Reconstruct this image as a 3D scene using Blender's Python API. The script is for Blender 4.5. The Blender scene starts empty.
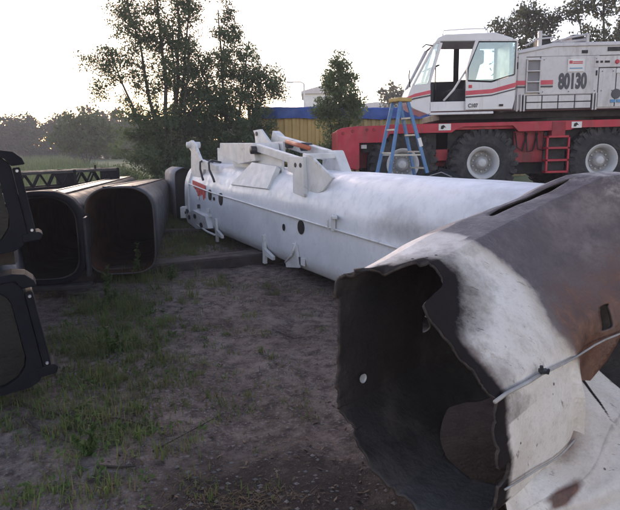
import bpy, bmesh, math, random
import numpy as np
from mathutils import Vector, Matrix, noise
R = math.radians
random.seed(7); rng = np.random.default_rng(7)
sc = bpy.context.scene
col = sc.collection

# ------------------------------------------------------------------ camera, sky, sun, exposure
cam = bpy.data.cameras.new('camera'); co = bpy.data.objects.new('camera', cam); col.objects.link(co)
cam.sensor_width = 36.0; cam.lens = 36.0 * 560 / 620; cam.clip_start = 0.05; cam.clip_end = 2000
co.matrix_world = Matrix.Translation((0, 0, 1.6)) @ (Matrix.Rotation(R(90 - 10.8), 4, 'X') @ Matrix.Rotation(R(-0.5), 4, 'Z'))
sc.camera = co
SUN_EL, SUN_AZ = 18.0, -19.0          # low sun behind the tall tree, azimuth from +Y towards +X
w = bpy.data.worlds.new('World'); sc.world = w; w.use_nodes = True
nt = w.node_tree; nt.nodes.clear()
sky = nt.nodes.new('ShaderNodeTexSky'); sky.sky_type = 'NISHITA'; sky.sun_disc = False
sky.sun_elevation = R(SUN_EL); sky.sun_rotation = R(SUN_AZ)
sky.air_density = 1.0; sky.dust_density = 0.45; sky.ozone_density = 1.2
bg = nt.nodes.new('ShaderNodeBackground'); bg.inputs['Strength'].default_value = 0.15
wo = nt.nodes.new('ShaderNodeOutputWorld')
tint = nt.nodes.new('ShaderNodeMix'); tint.data_type = 'RGBA'; tint.blend_type = 'MULTIPLY'      # rosy dawn air, the same all over the sky
tint.inputs[0].default_value = 1.0; tint.inputs[7].default_value = (1.22, .945, .87, 1)
nt.links.new(sky.outputs[0], tint.inputs[6]); nt.links.new(tint.outputs[2], bg.inputs[0]); nt.links.new(bg.outputs[0], wo.inputs[0])
sl = bpy.data.lights.new('sun', 'SUN'); so = bpy.data.objects.new('sun', sl); col.objects.link(so)
sl.energy = 0.5; sl.angle = R(15); sl.color = (1.0, 0.82, 0.66)
sd = Vector((math.sin(R(SUN_AZ)) * math.cos(R(SUN_EL)), math.cos(R(SUN_AZ)) * math.cos(R(SUN_EL)), math.sin(R(SUN_EL))))
so.rotation_euler = sd.to_track_quat('Z', 'Y').to_euler()
so.location = sd * 60
vs = sc.view_settings
vs.view_transform = 'Standard'; vs.look = 'None'; vs.exposure = 1.45; vs.gamma = 1.0; vs.use_curve_mapping = False
sc.render.engine = 'CYCLES'
cy = sc.cycles
cy.use_denoising = True
try: cy.denoiser = 'OPENIMAGEDENOISE'
except Exception: pass
cy.max_bounces = 6; cy.diffuse_bounces = 3; cy.glossy_bounces = 3; cy.transmission_bounces = 4
cy.transparent_max_bounces = 12; cy.volume_bounces = 1
cy.sample_clamp_indirect = 4.0

# ------------------------------------------------------------------ materials
def nd(nt, t, **kw):
    n = nt.nodes.new(t)
    for k, v in kw.items():
        if k in n.inputs: n.inputs[k].default_value = v
        else: setattr(n, k, v)
    return n
def ramp(nt, fac, stops):
    r = nt.nodes.new('ShaderNodeValToRGB'); cr = r.color_ramp
    while len(cr.elements) > 1: cr.elements.remove(cr.elements[-1])
    for i, (p, c) in enumerate(stops):
        e = cr.elements[0] if i == 0 else cr.elements.new(p)
        e.position = p
        e.color = (c, c, c, 1) if isinstance(c, (int, float)) else (*c[:3], 1)
    nt.links.new(fac, r.inputs[0]); return r
def mixc(nt, fac, a, b, mode='MIX'):
    m = nt.nodes.new('ShaderNodeMix'); m.data_type = 'RGBA'; m.blend_type = mode
    for sock, v in ((0, fac), (6, a), (7, b)):
        if isinstance(v, (int, float)): m.inputs[sock].default_value = v
        elif isinstance(v, (tuple, list)): m.inputs[sock].default_value = (*v[:3], 1)
        else: nt.links.new(v, m.inputs[sock])
    return m.outputs[2]
def noise_n(nt, vec, scale, detail=5, rough=.55, dist=0.0):
    n = nd(nt, 'ShaderNodeTexNoise', Scale=scale, Detail=detail, Roughness=rough, Distortion=dist)
    nt.links.new(vec, n.inputs['Vector']); return n.outputs[0]
def newmat(name):
    m = bpy.data.materials.new(name); m.use_nodes = True
    t = m.node_tree; b = t.nodes['Principled BSDF']
    return m, t, b
MATS = {}
def pm(name, c, rough=.5, metal=0.0, var=.25, scale=3.0, stain=None, stain_at=(.58, .75), stain_scale=2.5, bump=.15, bump_scale=40, spec=.5, streak=False, dust=None, scorch=False):
    """painted / plain surface: base colour with mottling, optional stain patches, fine relief"""
    m, t, b = newmat(name)
    tc = nd(t, 'ShaderNodeTexCoord'); v = tc.outputs['Object']
    if streak:
        mp = nd(t, 'ShaderNodeMapping'); mp.inputs['Scale'].default_value = (3.0, 3.0, .35)
        t.links.new(v, mp.inputs[0]); vs_ = mp.outputs[0]
    else: vs_ = v
    n1 = noise_n(t, v, scale, 6, .6)
    lo = tuple(x * (1 - var) for x in c); hi = tuple(min(1, x * (1 + var * .7)) for x in c)
    colr = ramp(t, n1, [(.3, lo), (.7, hi)]).outputs[0]
    if stain:
        n2 = noise_n(t, vs_, stain_scale, 8, .68, .6)
        f = ramp(t, n2, [(stain_at[0], 0), (stain_at[1], 1)])
        colr = mixc(t, f.outputs[0], colr, stain)
    if scorch:
        at_ = nd(t, 'ShaderNodeAttribute', attribute_name='scorch').outputs['Fac']
        ad = nd(t, 'ShaderNodeMath', operation='MULTIPLY_ADD'); t.links.new(noise_n(t, v, 9, 7, .7), ad.inputs[0]); ad.inputs[1].default_value = .6; t.links.new(at_, ad.inputs[2])
        colr = mixc(t, ramp(t, ad.outputs[0], [(.42, 0), (1.2, .85)]).outputs[0], colr, (.20, .185, .19))
    if dust:
        n3 = noise_n(t, v, 14, 6, .7)
        f = ramp(t, n3, [(.5, 0), (.8, .7)])
        colr = mixc(t, f.outputs[0], colr, dust)
    t.links.new(colr, b.inputs['Base Color'])
    rn = ramp(t, noise_n(t, v, 7, 5), [(.3, max(.05, rough - .12)), (.75, min(1, rough + .18))])
    t.links.new(rn.outputs[0], b.inputs['Roughness'])
    b.inputs['Metallic'].default_value = metal
    b.inputs['Specular IOR Level'].default_value = spec
    if bump:
        bn = nd(t, 'ShaderNodeBump', Strength=bump, Distance=.01)
        t.links.new(noise_n(t, v, bump_scale, 5), bn.inputs['Height'])
        t.links.new(bn.outputs[0], b.inputs['Normal'])
    MATS[name] = m; return m
def leafmat(name, c, trans=.35):
    m, t, b = newmat(name)
    oi = nd(t, 'ShaderNodeTexCoord')
    n1 = noise_n(t, oi.outputs['Object'], 1.3, 4, .6)
    cr = ramp(t, n1, [(.3, tuple(x * .6 for x in c)), (.7, tuple(x * 1.35 for x in c))]).outputs[0]
    t.links.new(cr, b.inputs['Base Color']); b.inputs['Roughness'].default_value = .6
    b.inputs['Specular IOR Level'].default_value = .25
    tr = nd(t, 'ShaderNodeBsdfTranslucent'); t.links.new(cr, tr.inputs[0])
    mx = nd(t, 'ShaderNodeMixShader'); mx.inputs[0].default_value = trans
    t.links.new(b.outputs[0], mx.inputs[1]); t.links.new(tr.outputs[0], mx.inputs[2])
    t.links.new(mx.outputs[0], t.nodes['Material Output'].inputs[0])
    MATS[name] = m; return m
def glassmat(name, tint, gloss=.25):
    m, t, b = newmat(name)
    tr = nd(t, 'ShaderNodeBsdfTransparent'); tr.inputs[0].default_value = (*tint, 1)
    gl = nd(t, 'ShaderNodeBsdfGlossy'); gl.inputs['Roughness'].default_value = .06
    fr = nd(t, 'ShaderNodeFresnel', IOR=1.5)
    mx = nd(t, 'ShaderNodeMixShader'); ad = nd(t, 'ShaderNodeMath', operation='ADD'); ad.inputs[1].default_value = gloss
    t.links.new(fr.outputs[0], ad.inputs[0]); t.links.new(ad.outputs[0], mx.inputs[0])
    t.links.new(tr.outputs[0], mx.inputs[1]); t.links.new(gl.outputs[0], mx.inputs[2])
    t.links.new(mx.outputs[0], t.nodes['Material Output'].inputs[0])
    MATS[name] = m; return m

WHITE = pm('boom_white_paint', (.69, .69, .705), .42, var=.10, scale=1.6, stain=(.52, .52, .53), stain_at=(.56, .85), stain_scale=1.3, bump=.10, bump_scale=18, dust=(.50, .50, .51), scorch=True)
WPLATE = pm('bracket_white_paint', (.62, .605, .59), .5, var=.18, scale=4, stain=(.27, .21, .165), stain_at=(.58, .78), stain_scale=5)
RECESS = pm('recess_grey', (.20, .19, .20), .6, var=.2)
GREYP = pm('crane_grey_paint', (.57, .54, .535), .45, var=.08, scale=2, stain=(.27, .235, .215), stain_at=(.52, .80), stain_scale=2.2, bump=.08, streak=True, dust=(.40, .375, .36))
CABP = pm('cab_white_paint', (.67, .65, .645), .42, var=.07, scale=2, stain=(.33, .295, .27), stain_at=(.54, .82), stain_scale=2.4, bump=.08, streak=True)
RED = pm('red_paint', (.40, .007, .028), .45, var=.22, scale=2.5, stain=(.15, .035, .035), stain_at=(.50, .80), stain_scale=2.6, bump=.08, streak=True)
DRED = pm('dull_red_paint', (.27, .014, .024), .6, var=.3, scale=3, stain=(.06, .03, .028), stain_at=(.48, .78), stain_scale=2.6, streak=True)
STRIPE = pm('stripe_red', (.55, .06, .09), .45, var=.1, bump=0)
NAVY = pm('stripe_navy', (.03, .03, .05), .45, var=.1, bump=0)
RUB = pm('rubber', (.022, .022, .024), .8, var=.35, scale=5, stain=(.10, .085, .075), stain_at=(.48, .8), stain_scale=5, bump=.3)
RIM = pm('rim_white', (.50, .49, .49), .5, var=.15, scale=5, stain=(.24, .20, .18), stain_at=(.58, .8), stain_scale=6)
RIMDISH = pm('rim_dish', (.30, .29, .285), .6, var=.25, scale=6, stain=(.14, .12, .11), stain_at=(.5, .75), stain_scale=7)
BLACK = pm('black_paint', (.009, .009, .010), .5, var=.3, spec=.35)
DARKGAP = pm('dark_machinery', (.02, .019, .02), .7, var=.5, scale=8, stain=(.06, .05, .045), stain_scale=8, bump=.5)
STEEL = pm('dark_steel', (.034, .034, .038), .42, metal=.1, spec=.35, var=.35, scale=2.5, stain=(.085, .045, .028), stain_at=(.60, .78), stain_scale=3, bump=.12, dust=(.075, .073, .075))
STEELIN = pm('sooty_rust_inside', (.012, .009, .008), .85, var=.5, scale=3, stain=(.055, .022, .010), stain_at=(.58, .85), stain_scale=1.6, bump=.3, spec=.2)
NAVYSTEEL = pm('blue_black_steel', (.008, .009, .013), .72, metal=0, spec=.15, var=.35, scale=3, stain=(.022, .019, .018), stain_at=(.6, .8), bump=.1)
DIRTYPALE = pm('worn_metal', (.050, .046, .044), .5, metal=.1, var=.45, scale=5, stain=(.14, .065, .025), stain_at=(.60, .72), stain_scale=7, bump=.25)
BRIGHT = pm('bright_metal', (.5, .5, .52), .35, metal=.6, var=.2)
WOOD = pm('old_wood', (.045, .034, .029), .85, var=.5, scale=6, stain=(.03, .022, .018), stain_scale=9, bump=.6, bump_scale=25)
BLUE = pm('ladder_blue', (.08, .20, .40), .5, var=.2, scale=6, stain=(.30, .33, .36), stain_at=(.56, .74), stain_scale=9, dust=(.25, .27, .30))
YEL = pm('ladder_yellow', (.45, .30, .09), .55, var=.2, scale=8)
ALU = pm('aluminium', (.42, .41, .38), .45, metal=.5, var=.2)
OCHRE = pm('container_ochre', (.52, .35, .12), .6, var=.15, scale=1.5, stain=(.22, .13, .05), stain_at=(.58, .8), stain_scale=2, streak=True)
TAN = pm('container_tan', (.38, .28, .12), .65, var=.15, scale=1.5, stain=(.17, .12, .06), stain_at=(.56, .8), stain_scale=2, streak=True)
TARP = pm('tarp_blue', (.018, .065, .27), .5, var=.25, scale=2, bump=.5, bump_scale=6)
BARK = pm('bark', (.055, .045, .038), .9, var=.4, scale=6, bump=.6)
CONC = pm('pale_wall', (.75, .72, .70), .8, var=.1)
ROOFM = pm('pale_roof', (.60, .54, .53), .7, var=.1)
NUM = pm('number_grey', (.055, .055, .065), .5, var=.15, bump=0)
DECAL = pm('decal_white', (.68, .66, .64), .5, var=.08, bump=0)
SIGNRED = pm('sign_red', (.5, .04, .05), .5, var=.1, bump=0)
LBLUE = pm('sticker_blue', (.09, .25, .45), .5, var=.1, bump=0)
ORANGE = pm('orange_part', (.45, .12, .05), .5, var=.2)
REDSPRAY = pm('red_spray', (.55, .06, .05), .6, var=.3, scale=12, bump=0)
STICK = pm('dry_stick', (.05, .038, .03), .9, var=.4)
SEAT = pm('seat_cloth', (.035, .035, .04), .9, var=.3)
GL1 = glassmat('door_glass', (.60, .76, .78), .12)
GL2 = glassmat('windscreen_glass', (.62, .74, .76), .22)
LEAF1 = leafmat('leaf_tall', (.110, .150, .072), .58); LEAF2 = leafmat('leaf_bush', (.108, .148, .072), .58)
LEAF3 = leafmat('leaf_small_tree', (.16, .20, .095), .6); LEAF4 = leafmat('leaf_far', (.05, .07, .035), .2)
LEAF5 = leafmat('leaf_round', (.075, .11, .04), .25); LEAF6 = leafmat('leaf_behind_crane', (.12, .125, .075), .5)
GRASSM = leafmat('grass_blade', (.125, .165, .052), .45); GRASSD = leafmat('dry_grass_blade', (.17, .125, .07), .3)
MEADOW = leafmat('meadow_blade', (.13, .17, .065), .35); WEEDM = leafmat('weed_leaf', (.085, .125, .04), .35)
LITTER = leafmat('litter', (.085, .055, .035), .1)
STRAWM = leafmat('straw', (.15, .095, .045), .15)

# ------------------------------------------------------------------ mesh helpers
class MB:
    def __init__(s): s.v = []; s.f = []; s.mi = []; s.cur = 0
    def add(s, vs_, fs):
        o = len(s.v); s.v += [tuple(p) for p in vs_]
        for f in fs: s.f.append([i + o for i in f]); s.mi.append(s.cur)
        return s
    def box(s, c, d, M=None):
        x, y, z = (q / 2 for q in d)
        vs_ = [Vector((sx * x, sy * y, sz * z)) for sx in (-1, 1) for sy in (-1, 1) for sz in (-1, 1)]
        vs_ = [(M @ p if M else p) + Vector(c) for p in vs_]
        return s.add(vs_, [(0, 1, 3, 2), (4, 6, 7, 5), (0, 4, 5, 1), (2, 3, 7, 6), (0, 2, 6, 4), (1, 5, 7, 3)])
    def beam(s, p, q, a, b, up=(0, 0, 1)):
        p, q = Vector(p), Vector(q); d = (q - p); L = d.length; d.normalize()
        side = d.cross(Vector(up))
        if side.length < 1e-4: side = d.cross(Vector((0, 1, 0)))
        side.normalize(); u2 = side.cross(d)
        M = Matrix((side, d, u2)).transposed()
        return s.box((p + q) / 2, (a, L, b), M)
    def prism(s, poly, o, ex, ey, ez, h):
        """2D polygon in (ex,ey) at o, extruded by h along ez"""
        o, ex, ey, ez = Vector(o), Vector(ex), Vector(ey), Vector(ez)
        n = len(poly)
        a = [o + ex * p[0] + ey * p[1] for p in poly]; b = [p + ez * h for p in a]
        return s.add(a + b, [tuple(range(n))[::-1], tuple(range(n, 2 * n))] + [(i, (i + 1) % n, (i + 1) % n + n, i + n) for i in range(n)])
    def plate(s, poly, y0, th):            # polygon in XZ, near face at y0, thickness away from camera
        return s.prism(poly, (0, y0, 0), (1, 0, 0), (0, 0, 1), (0, 1, 0), th)
    def tube(s, pts, r, seg=8, closed=False, cap=True):
        pts = [Vector(p) for p in pts]; n = len(pts); rs = r if isinstance(r, (list, tuple)) else [r] * n
        o = len(s.v); t0 = None
        for i, p in enumerate(pts):
            if closed: d = pts[(i + 1) % n] - pts[i - 1]
            else: d = pts[min(i + 1, n - 1)] - pts[max(i - 1, 0)]
            d.normalize()
            if t0 is None:
                t0 = d.orthogonal().normalized()
            t0 = (t0 - d * t0.dot(d)).normalized(); b = d.cross(t0)
            for k in range(seg):
                a = 2 * math.pi * k / seg
                s.v.append(tuple(p + (t0 * math.cos(a) + b * math.sin(a)) * rs[i]))
        for i in range(n if closed else n - 1):
            for k in range(seg):
                j = (i + 1) % n
                s.f.append([o + i * seg + k, o + i * seg + (k + 1) % seg, o + j * seg + (k + 1) % seg, o + j * seg + k]); s.mi.append(s.cur)
        if cap and not closed:
            s.f.append([o + k for k in range(seg)][::-1]); s.mi.append(s.cur)
            s.f.append([o + (n - 1) * seg + k for k in range(seg)]); s.mi.append(s.cur)
        return s
    def lathe(s, prof, c, axis='Y', seg=40):
        """profile (r, a) about axis through c"""
        o = len(s.v); c = Vector(c); n = len(prof)
        for k in range(seg):
            t = 2 * math.pi * k / seg
            for r, a in prof:
                if axis == 'Y': s.v.append(tuple(c + Vector((r * math.cos(t), a, r * math.sin(t)))))
                else: s.v.append(tuple(c + Vector((r * math.cos(t), r * math.sin(t), a))))
        for k in range(seg):
            for i in range(n - 1):
                k2 = (k + 1) % seg
                s.f.append([o + k * n + i, o + k * n + i + 1, o + k2 * n + i + 1, o + k2 * n + i]); s.mi.append(s.cur)
        return s
    def build(s, name, mat, parent=None, smooth=False, bevel=0.0, loc=None):
        me = bpy.data.meshes.new(name); me.from_pydata(s.v, [], s.f); me.update()
        mats = mat if isinstance(mat, (list, tuple)) else [mat]
        for m in mats: me.materials.append(m)
        if len(mats) > 1: me.polygons.foreach_set('material_index', s.mi)
        bm = bmesh.new(); bm.from_mesh(me); bmesh.ops.recalc_face_normals(bm, faces=bm.faces); bm.to_mesh(me); bm.free()
        if smooth:
            me.polygons.foreach_set('use_smooth', [True] * len(me.polygons))
        o = bpy.data.objects.new(name, me); col.objects.link(o)
        if parent: o.parent = parent
        if loc: o.location = loc
        if bevel:
            b = o.modifiers.new('bevel', 'BEVEL'); b.width = bevel; b.segments = 2; b.limit_method = 'ANGLE'; b.angle_limit = R(40)
            b.harden_normals = False
        return o
def tag(o, label=None, cat=None, group=None, kind=None):
    if label: o['label'] = label
    if cat: o['category'] = cat
    if group: o['group'] = group
    if kind: o['kind'] = kind
    return o
def empty(name, loc=(0, 0, 0), rot=(0, 0, 0), label=None, cat=None, group=None):
    o = bpy.data.objects.new(name, None); col.objects.link(o); o.location = loc; o.rotation_euler = rot
    o.empty_display_size = .2
    return tag(o, label, cat, group)
def copy_tree(o, parent=None):
    c = o.copy(); col.objects.link(c); c.parent = parent
    for ch in o.children: copy_tree(ch, c)
    return c
def np_mesh(name, V, nper, mat, parent=None, loc=None):
    """V (N*nper,3) array, every nper vertices one face"""
    V = np.asarray(V, dtype=np.float32).reshape(-1, 3); n = len(V) // nper
    me = bpy.data.meshes.new(name); me.vertices.add(len(V)); me.vertices.foreach_set('co', V.ravel())
    me.loops.add(len(V)); me.loops.foreach_set('vertex_index', np.arange(len(V), dtype=np.int32))
    me.polygons.add(n); me.polygons.foreach_set('loop_start', np.arange(n, dtype=np.int32) * nper)
    me.update(calc_edges=True); me.materials.append(mat)
    o = bpy.data.objects.new(name, me); col.objects.link(o)
    if parent: o.parent = parent
    if loc is not None: o.location = loc
    return o
def text(name, body, mat, loc, size, parent, sx=1.0, bold=0.0, ext=.004, rot=(math.pi / 2, 0, 0)):
    cu = bpy.data.curves.new(name, 'FONT'); cu.body = body; cu.size = size; cu.extrude = ext; cu.offset = bold
    tmp = bpy.data.objects.new(name + '_tmp', cu); col.objects.link(tmp)
    bpy.context.view_layer.update()
    me = bpy.data.meshes.new_from_object(tmp.evaluated_get(bpy.context.evaluated_depsgraph_get()))
    bpy.data.objects.remove(tmp)
    me.materials.clear(); me.materials.append(mat)
    o = bpy.data.objects.new(name, me); col.objects.link(o); o.parent = parent
    o.location = loc; o.rotation_euler = rot; o.scale = (sx, 1, 1)
    return o
def sstep(a, b, x):
    t = min(1, max(0, (x - a) / (b - a))); return t * t * (3 - 2 * t)
def lerp(a, b, t): return a + (b - a) * t

# white boom frame: O origin, U along it (away), N across it (to the right)
WO = Vector((.37, 5.79, 0)); WU = Vector((-.456, .890, 0)); WN = Vector((.89, .456, 0))
# burnt boom frame
BL = Vector((.125, 2.5, 0)); BA = Vector((.722, .692, 0)); BD = Vector((.692, -.722, 0))

# ------------------------------------------------------------------ ground
def gh(x, y, fine=True):
    sw = (x - WO.x) * WN.x + (y - WO.y) * WN.y
    m = sstep(1.35, 2.7, sw) * sstep(3.5, 6.5, y) * (.53 + .014 * (min(max(x, -5), 12) - .6))
    m *= 1 - sstep(60, 140, y)
    z = m
    if fine and abs(x) < 14 and y < 30:
        z += noise.noise(Vector((x * .7, y * .7, 3))) * .035 + noise.noise(Vector((x * 2.6, y * 2.6, 9))) * .016 + noise.noise(Vector((x * 8, y * 8, 1))) * .007
        z -= .012
        z -= .030 * math.exp(-((x + .55 + .14 * (y - 4)) / .16) ** 2) + .026 * math.exp(-((x + .02 + .14 * (y - 4)) / .15) ** 2)       # shallow wheel ruts
        z += .018 * abs(noise.noise(Vector((x * 4.3, y * 4.3, 21))))
    return z
def grid_axis(a0, a1, step, far0, far1):
    xs = list(np.arange(a0, a1 + 1e-6, step)); d = step
    x = a1
    while x < far1: d *= 1.22; x += d; xs.append(x)
    d = step; x = a0; lo = []
    while x > far0: d *= 1.22; x -= d; lo.append(x)
    return lo[::-1] + xs
gx = grid_axis(-4.5, 3.0, .045, -700, 700); gyv = grid_axis(1.2, 9.0, .045, -60, 900)
V = [(x, y, gh(x, y)) for y in gyv for x in gx]; nx = len(gx)
F = [(j * nx + i, j * nx + i + 1, (j + 1) * nx + i + 1, (j + 1) * nx + i) for j in range(len(gyv) - 1) for i in range(nx - 1)]
def ground_mat():
    m, t, b = newmat('ground_dirt')
    v = nd(t, 'ShaderNodeTexCoord').outputs['Object']
    n1 = noise_n(t, v, .9, 7, .62); n2 = noise_n(t, v, 9, 8, .7); n3 = noise_n(t, v, 45, 4, .6)
    c = ramp(t, n1, [(.32, (.092, .063, .049)), (.5, (.170, .127, .104)), (.68, (.235, .185, .155))]).outputs[0]
    c = mixc(t, ramp(t, n2, [(.42, 0), (.62, .9)]).outputs[0], c, (.040, .028, .024))
    c = mixc(t, ramp(t, n3, [(.54, 0), (.72, .8)]).outputs[0], c, (.24, .215, .205))
    c = mixc(t, ramp(t, noise_n(t, v, 120, 3, .6), [(.56, 0), (.7, .7)]).outputs[0], c, (.035, .026, .023))
    vo = nd(t, 'ShaderNodeTexVoronoi', Scale=32.0); t.links.new(v, vo.inputs['Vector'])
    vm = ramp(t, vo.outputs['Distance'], [(.12, 1), (.22, 0)]).outputs[0]
    pm_ = ramp(t, noise_n(t, v, 1.7, 4, .6), [(.48, 0), (.62, 1)]).outputs[0]
    c = mixc(t, mixc(t, 1.0, vm, pm_, 'MULTIPLY'), c, (.26, .245, .235))
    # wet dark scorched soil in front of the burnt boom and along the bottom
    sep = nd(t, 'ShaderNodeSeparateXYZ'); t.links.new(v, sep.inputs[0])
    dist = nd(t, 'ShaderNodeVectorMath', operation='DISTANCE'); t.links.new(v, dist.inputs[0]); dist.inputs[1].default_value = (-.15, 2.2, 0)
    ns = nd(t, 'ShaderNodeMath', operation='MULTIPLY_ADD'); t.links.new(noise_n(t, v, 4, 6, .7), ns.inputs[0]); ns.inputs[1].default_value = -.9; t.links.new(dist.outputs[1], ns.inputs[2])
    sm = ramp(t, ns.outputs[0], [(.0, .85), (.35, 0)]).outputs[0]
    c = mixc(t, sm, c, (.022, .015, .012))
    dist2 = nd(t, 'ShaderNodeVectorMath', operation='DISTANCE'); t.links.new(v, dist2.inputs[0]); dist2.inputs[1].default_value = (1.05, 2.85, 0)  # shade seen through the boom's floor hole, painted into the soil colour
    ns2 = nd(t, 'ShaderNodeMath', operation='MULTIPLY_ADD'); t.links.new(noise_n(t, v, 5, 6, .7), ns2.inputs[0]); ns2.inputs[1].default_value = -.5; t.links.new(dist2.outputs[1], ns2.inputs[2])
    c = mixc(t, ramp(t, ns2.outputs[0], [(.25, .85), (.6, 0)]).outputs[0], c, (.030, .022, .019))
    # meadow soil and low green cover far off and to the left
    gy_ = nd(t, 'ShaderNodeMapRange'); t.links.new(sep.outputs[1], gy_.inputs[0]); gy_.inputs[1].default_value = 13; gy_.inputs[2].default_value = 17
    gn = noise_n(t, v, .35, 5, .6)
    gc = ramp(t, gn, [(.3, (.075, .095, .035)), (.7, (.15, .17, .075))]).outputs[0]
    c = mixc(t, gy_.outputs[0], c, gc)
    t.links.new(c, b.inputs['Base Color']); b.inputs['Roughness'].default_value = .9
    b.inputs['Specular IOR Level'].default_value = .2
    bp = nd(t, 'ShaderNodeBump', Strength=.7, Distance=.02)
    mm = nd(t, 'ShaderNodeMath', operation='ADD'); t.links.new(n2, mm.inputs[0]); t.links.new(n3, mm.inputs[1])
    t.links.new(mm.outputs[0], bp.inputs['Height']); t.links.new(bp.outputs[0], b.inputs['Normal'])
    return m
g = MB(); g.v = V; g.f = F; g.mi = [0] * len(F)
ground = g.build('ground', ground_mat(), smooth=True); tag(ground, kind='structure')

# ------------------------------------------------------------------ burnt boom (foreground)
SEC = [(0, .37), (-.005, .93), (.04, 1.035), (.14, 1.07), (.345, 1.065), (.40, 1.03), (.77, .69), (.815, .61), (.84, .44), (.83, .25), (.72, .085), (.52, .03), (.33, .08), (.09, .285)]
def closed_spline(P, n, ten=.35):
    P = np.array(P, float); k = len(P); seg = np.linalg.norm(np.roll(P, -1, 0) - P, axis=1); L = seg.sum(); out = []
    cum = np.concatenate([[0], np.cumsum(seg)])
    for i in range(n):
        s = L * i / n; j = int(np.searchsorted(cum, s, 'right') - 1); t = (s - cum[j]) / seg[j]
        p0, p1, p2, p3 = P[j - 1], P[j], P[(j + 1) % k], P[(j + 2) % k]
        m1 = (p2 - p0) * ten; m2 = (p3 - p1) * ten
        h = (2 * t**3 - 3 * t**2 + 1) * p1 + (t**3 - 2 * t**2 + t) * m1 + (-2 * t**3 + 3 * t**2) * p2 + (t**3 - t**2) * m2
        out.append((h[0], h[1]))
    return out
def bpt(s, t, z): return BL + BD * s + BA * t + Vector((0, 0, z))
NU, NT, TL = 400, 110, 2.45
sec = closed_spline(SEC, NU, .10)
def nz(x, y, z=0.): return noise.noise(Vector((x, y, z)))
KT = [0, .1, .2, .4, .6, .8, 1.0, 1.2, 1.4, 1.6, 1.8, 2.0, 2.45]; KV = [1.0, 1.01, 1.025, 1.065, 1.10, 1.13, 1.155, 1.185, 1.24, 1.34, 1.36, 1.30, 1.26]
def bend(t): return .6 * max(0, t - 1.0) ** 2      # the tube kinks to the right behind the buckle
def shell_point(i, t):
    s, z = sec[i]
    z0 = z
    kt = float(np.interp(t, KT, KV)); z = z * lerp(1 + .145 * t, kt, sstep(.55, .95, z0))
    if t > .7 and s > .4:      # the flank bellies out, then folds in behind the buckle
        k = math.exp(-((t - .62) / .28) ** 2) * sstep(.75, .35, z0)
        s += .05 * k
    if s > .45:
        f = math.exp(-((t - .92) / .16) ** 2) * sstep(.15, .35, z0) * sstep(.72, .42, z0)
        s -= .10 * f
    if t > 1.0 and z0 < .45: z += .10 * sstep(1.0, 1.8, t) * sstep(.45, .0, z0)
    # dents
    a = nz(s * 2.2, t * 1.7, z * 2.2) * .022 + nz(s * 6, t * 5, z * 6) * .006
    cx, cz = .41, .55
    dx, dz = s - cx, z - cz; l = math.hypot(dx, dz) + 1e-6
    s += dx / l * a; z += dz / l * a
    return s + bend(t), max(z, .0)
rb = random.Random(12); RB_P, RB_T = [0.0], [0.0]      # a few large angular breaks along the torn edge
while RB_P[-1] < 214:
    RB_P.append(RB_P[-1] + rb.choice((1.2, 2.5, 5, 9, 13)) * rb.uniform(.7, 1.3)); RB_T.append(rb.uniform(-.03, .035))
RB_P.append(220.0); RB_T.append(0.0)
def rim_t(i):
    s, z = sec[i]
    p = i * 220 / NU
    k_ = .6 if s < .06 else 1.0
    j = float(np.interp(p, RB_P, RB_T)) * k_ + nz(p * .9, 3.0) * .005 + nz(p * 2.3, 5.0) * .003
    if z > .90 and .13 < s < .55: j += .17 * sstep(.22, .29, s) * sstep(.47, .43, s) + .03 * sstep(.12, .2, s) * sstep(.5, .4, s)      # notch in the upper lip
    if z > .93 and s < .15: j -= .03
    if s > .5 and .25 < z < .5: j -= .02
    return j
bm = bmesh.new()
lay = {k: bm.verts.layers.float.new(k) for k in ('burn', 'soot', 'rust')}
rows = []
for a in range(NT + 1):
    row = []
    for i in range(NU):
        r0 = rim_t(i); t = lerp(r0, TL, (a / NT) ** 1.12)
        s, z = shell_point(i, t)
        if t - r0 < .07:           # curled, crusted lip
            p_ = i * 220 / NU; cu_ = (1 - (t - r0) / .07) ** 2 * (nz(p_ * .25, 50.) * .028 + nz(p_ * 1.2, 51.) * .006)
            s += (s - .41) * cu_ * 1.8; z += (z - .55) * cu_ * 1.8
        v = bm.verts.new(bpt(s, t, max(z, .0))); row.append(v)
        s0, z0 = sec[i]; n = nz(s0 * 3, t * 3, z0 * 3) * .10 + nz(s0 * 9, t * 9, z0 * 9) * .04
        # bare, heat-blued steel behind a front that runs diagonally across the flank
        if s0 > .3: edge = float(np.interp(z0, [.25, .40, .53, .665, .765, .83, .895, .98, 1.05], [.92, .83, .77, .69, .70, .72, .70, .62, .55]))
        else: edge = .62
        b = sstep(edge - .10, edge + .10, t + n * .8)
        if z0 < .33: b *= sstep(.12, .36, z0)
        b *= 1 - .42 * sstep(1.25, 1.7, t + n) * sstep(.72, .90, z0)       # paler paint left again past the kink
        v[lay['burn']] = b
        so_ = sstep(.13, .03, t - r0 + n * .3)
        d2 = math.hypot((s0 - .44) / .30, (t - .06) / .40) if z0 > .55 else 9
        so_ = max(so_, 1.0 * sstep(1.35, .15, d2 + n * 2.4))
        if z0 > .55 and s0 > .3: so_ = max(so_, .46 * sstep(.45, .05, t + n * 1.7))
        v[lay['soot']] = so_
        ru = b * sstep(.98, .58, z0 + n * .9) * sstep(.4, .6, s0)
        v[lay['rust']] = max(ru, .6 * sstep(.14, .05, t - r0) * (.6 + .4 * (s0 > .4)))
    rows.append(row)
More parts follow.
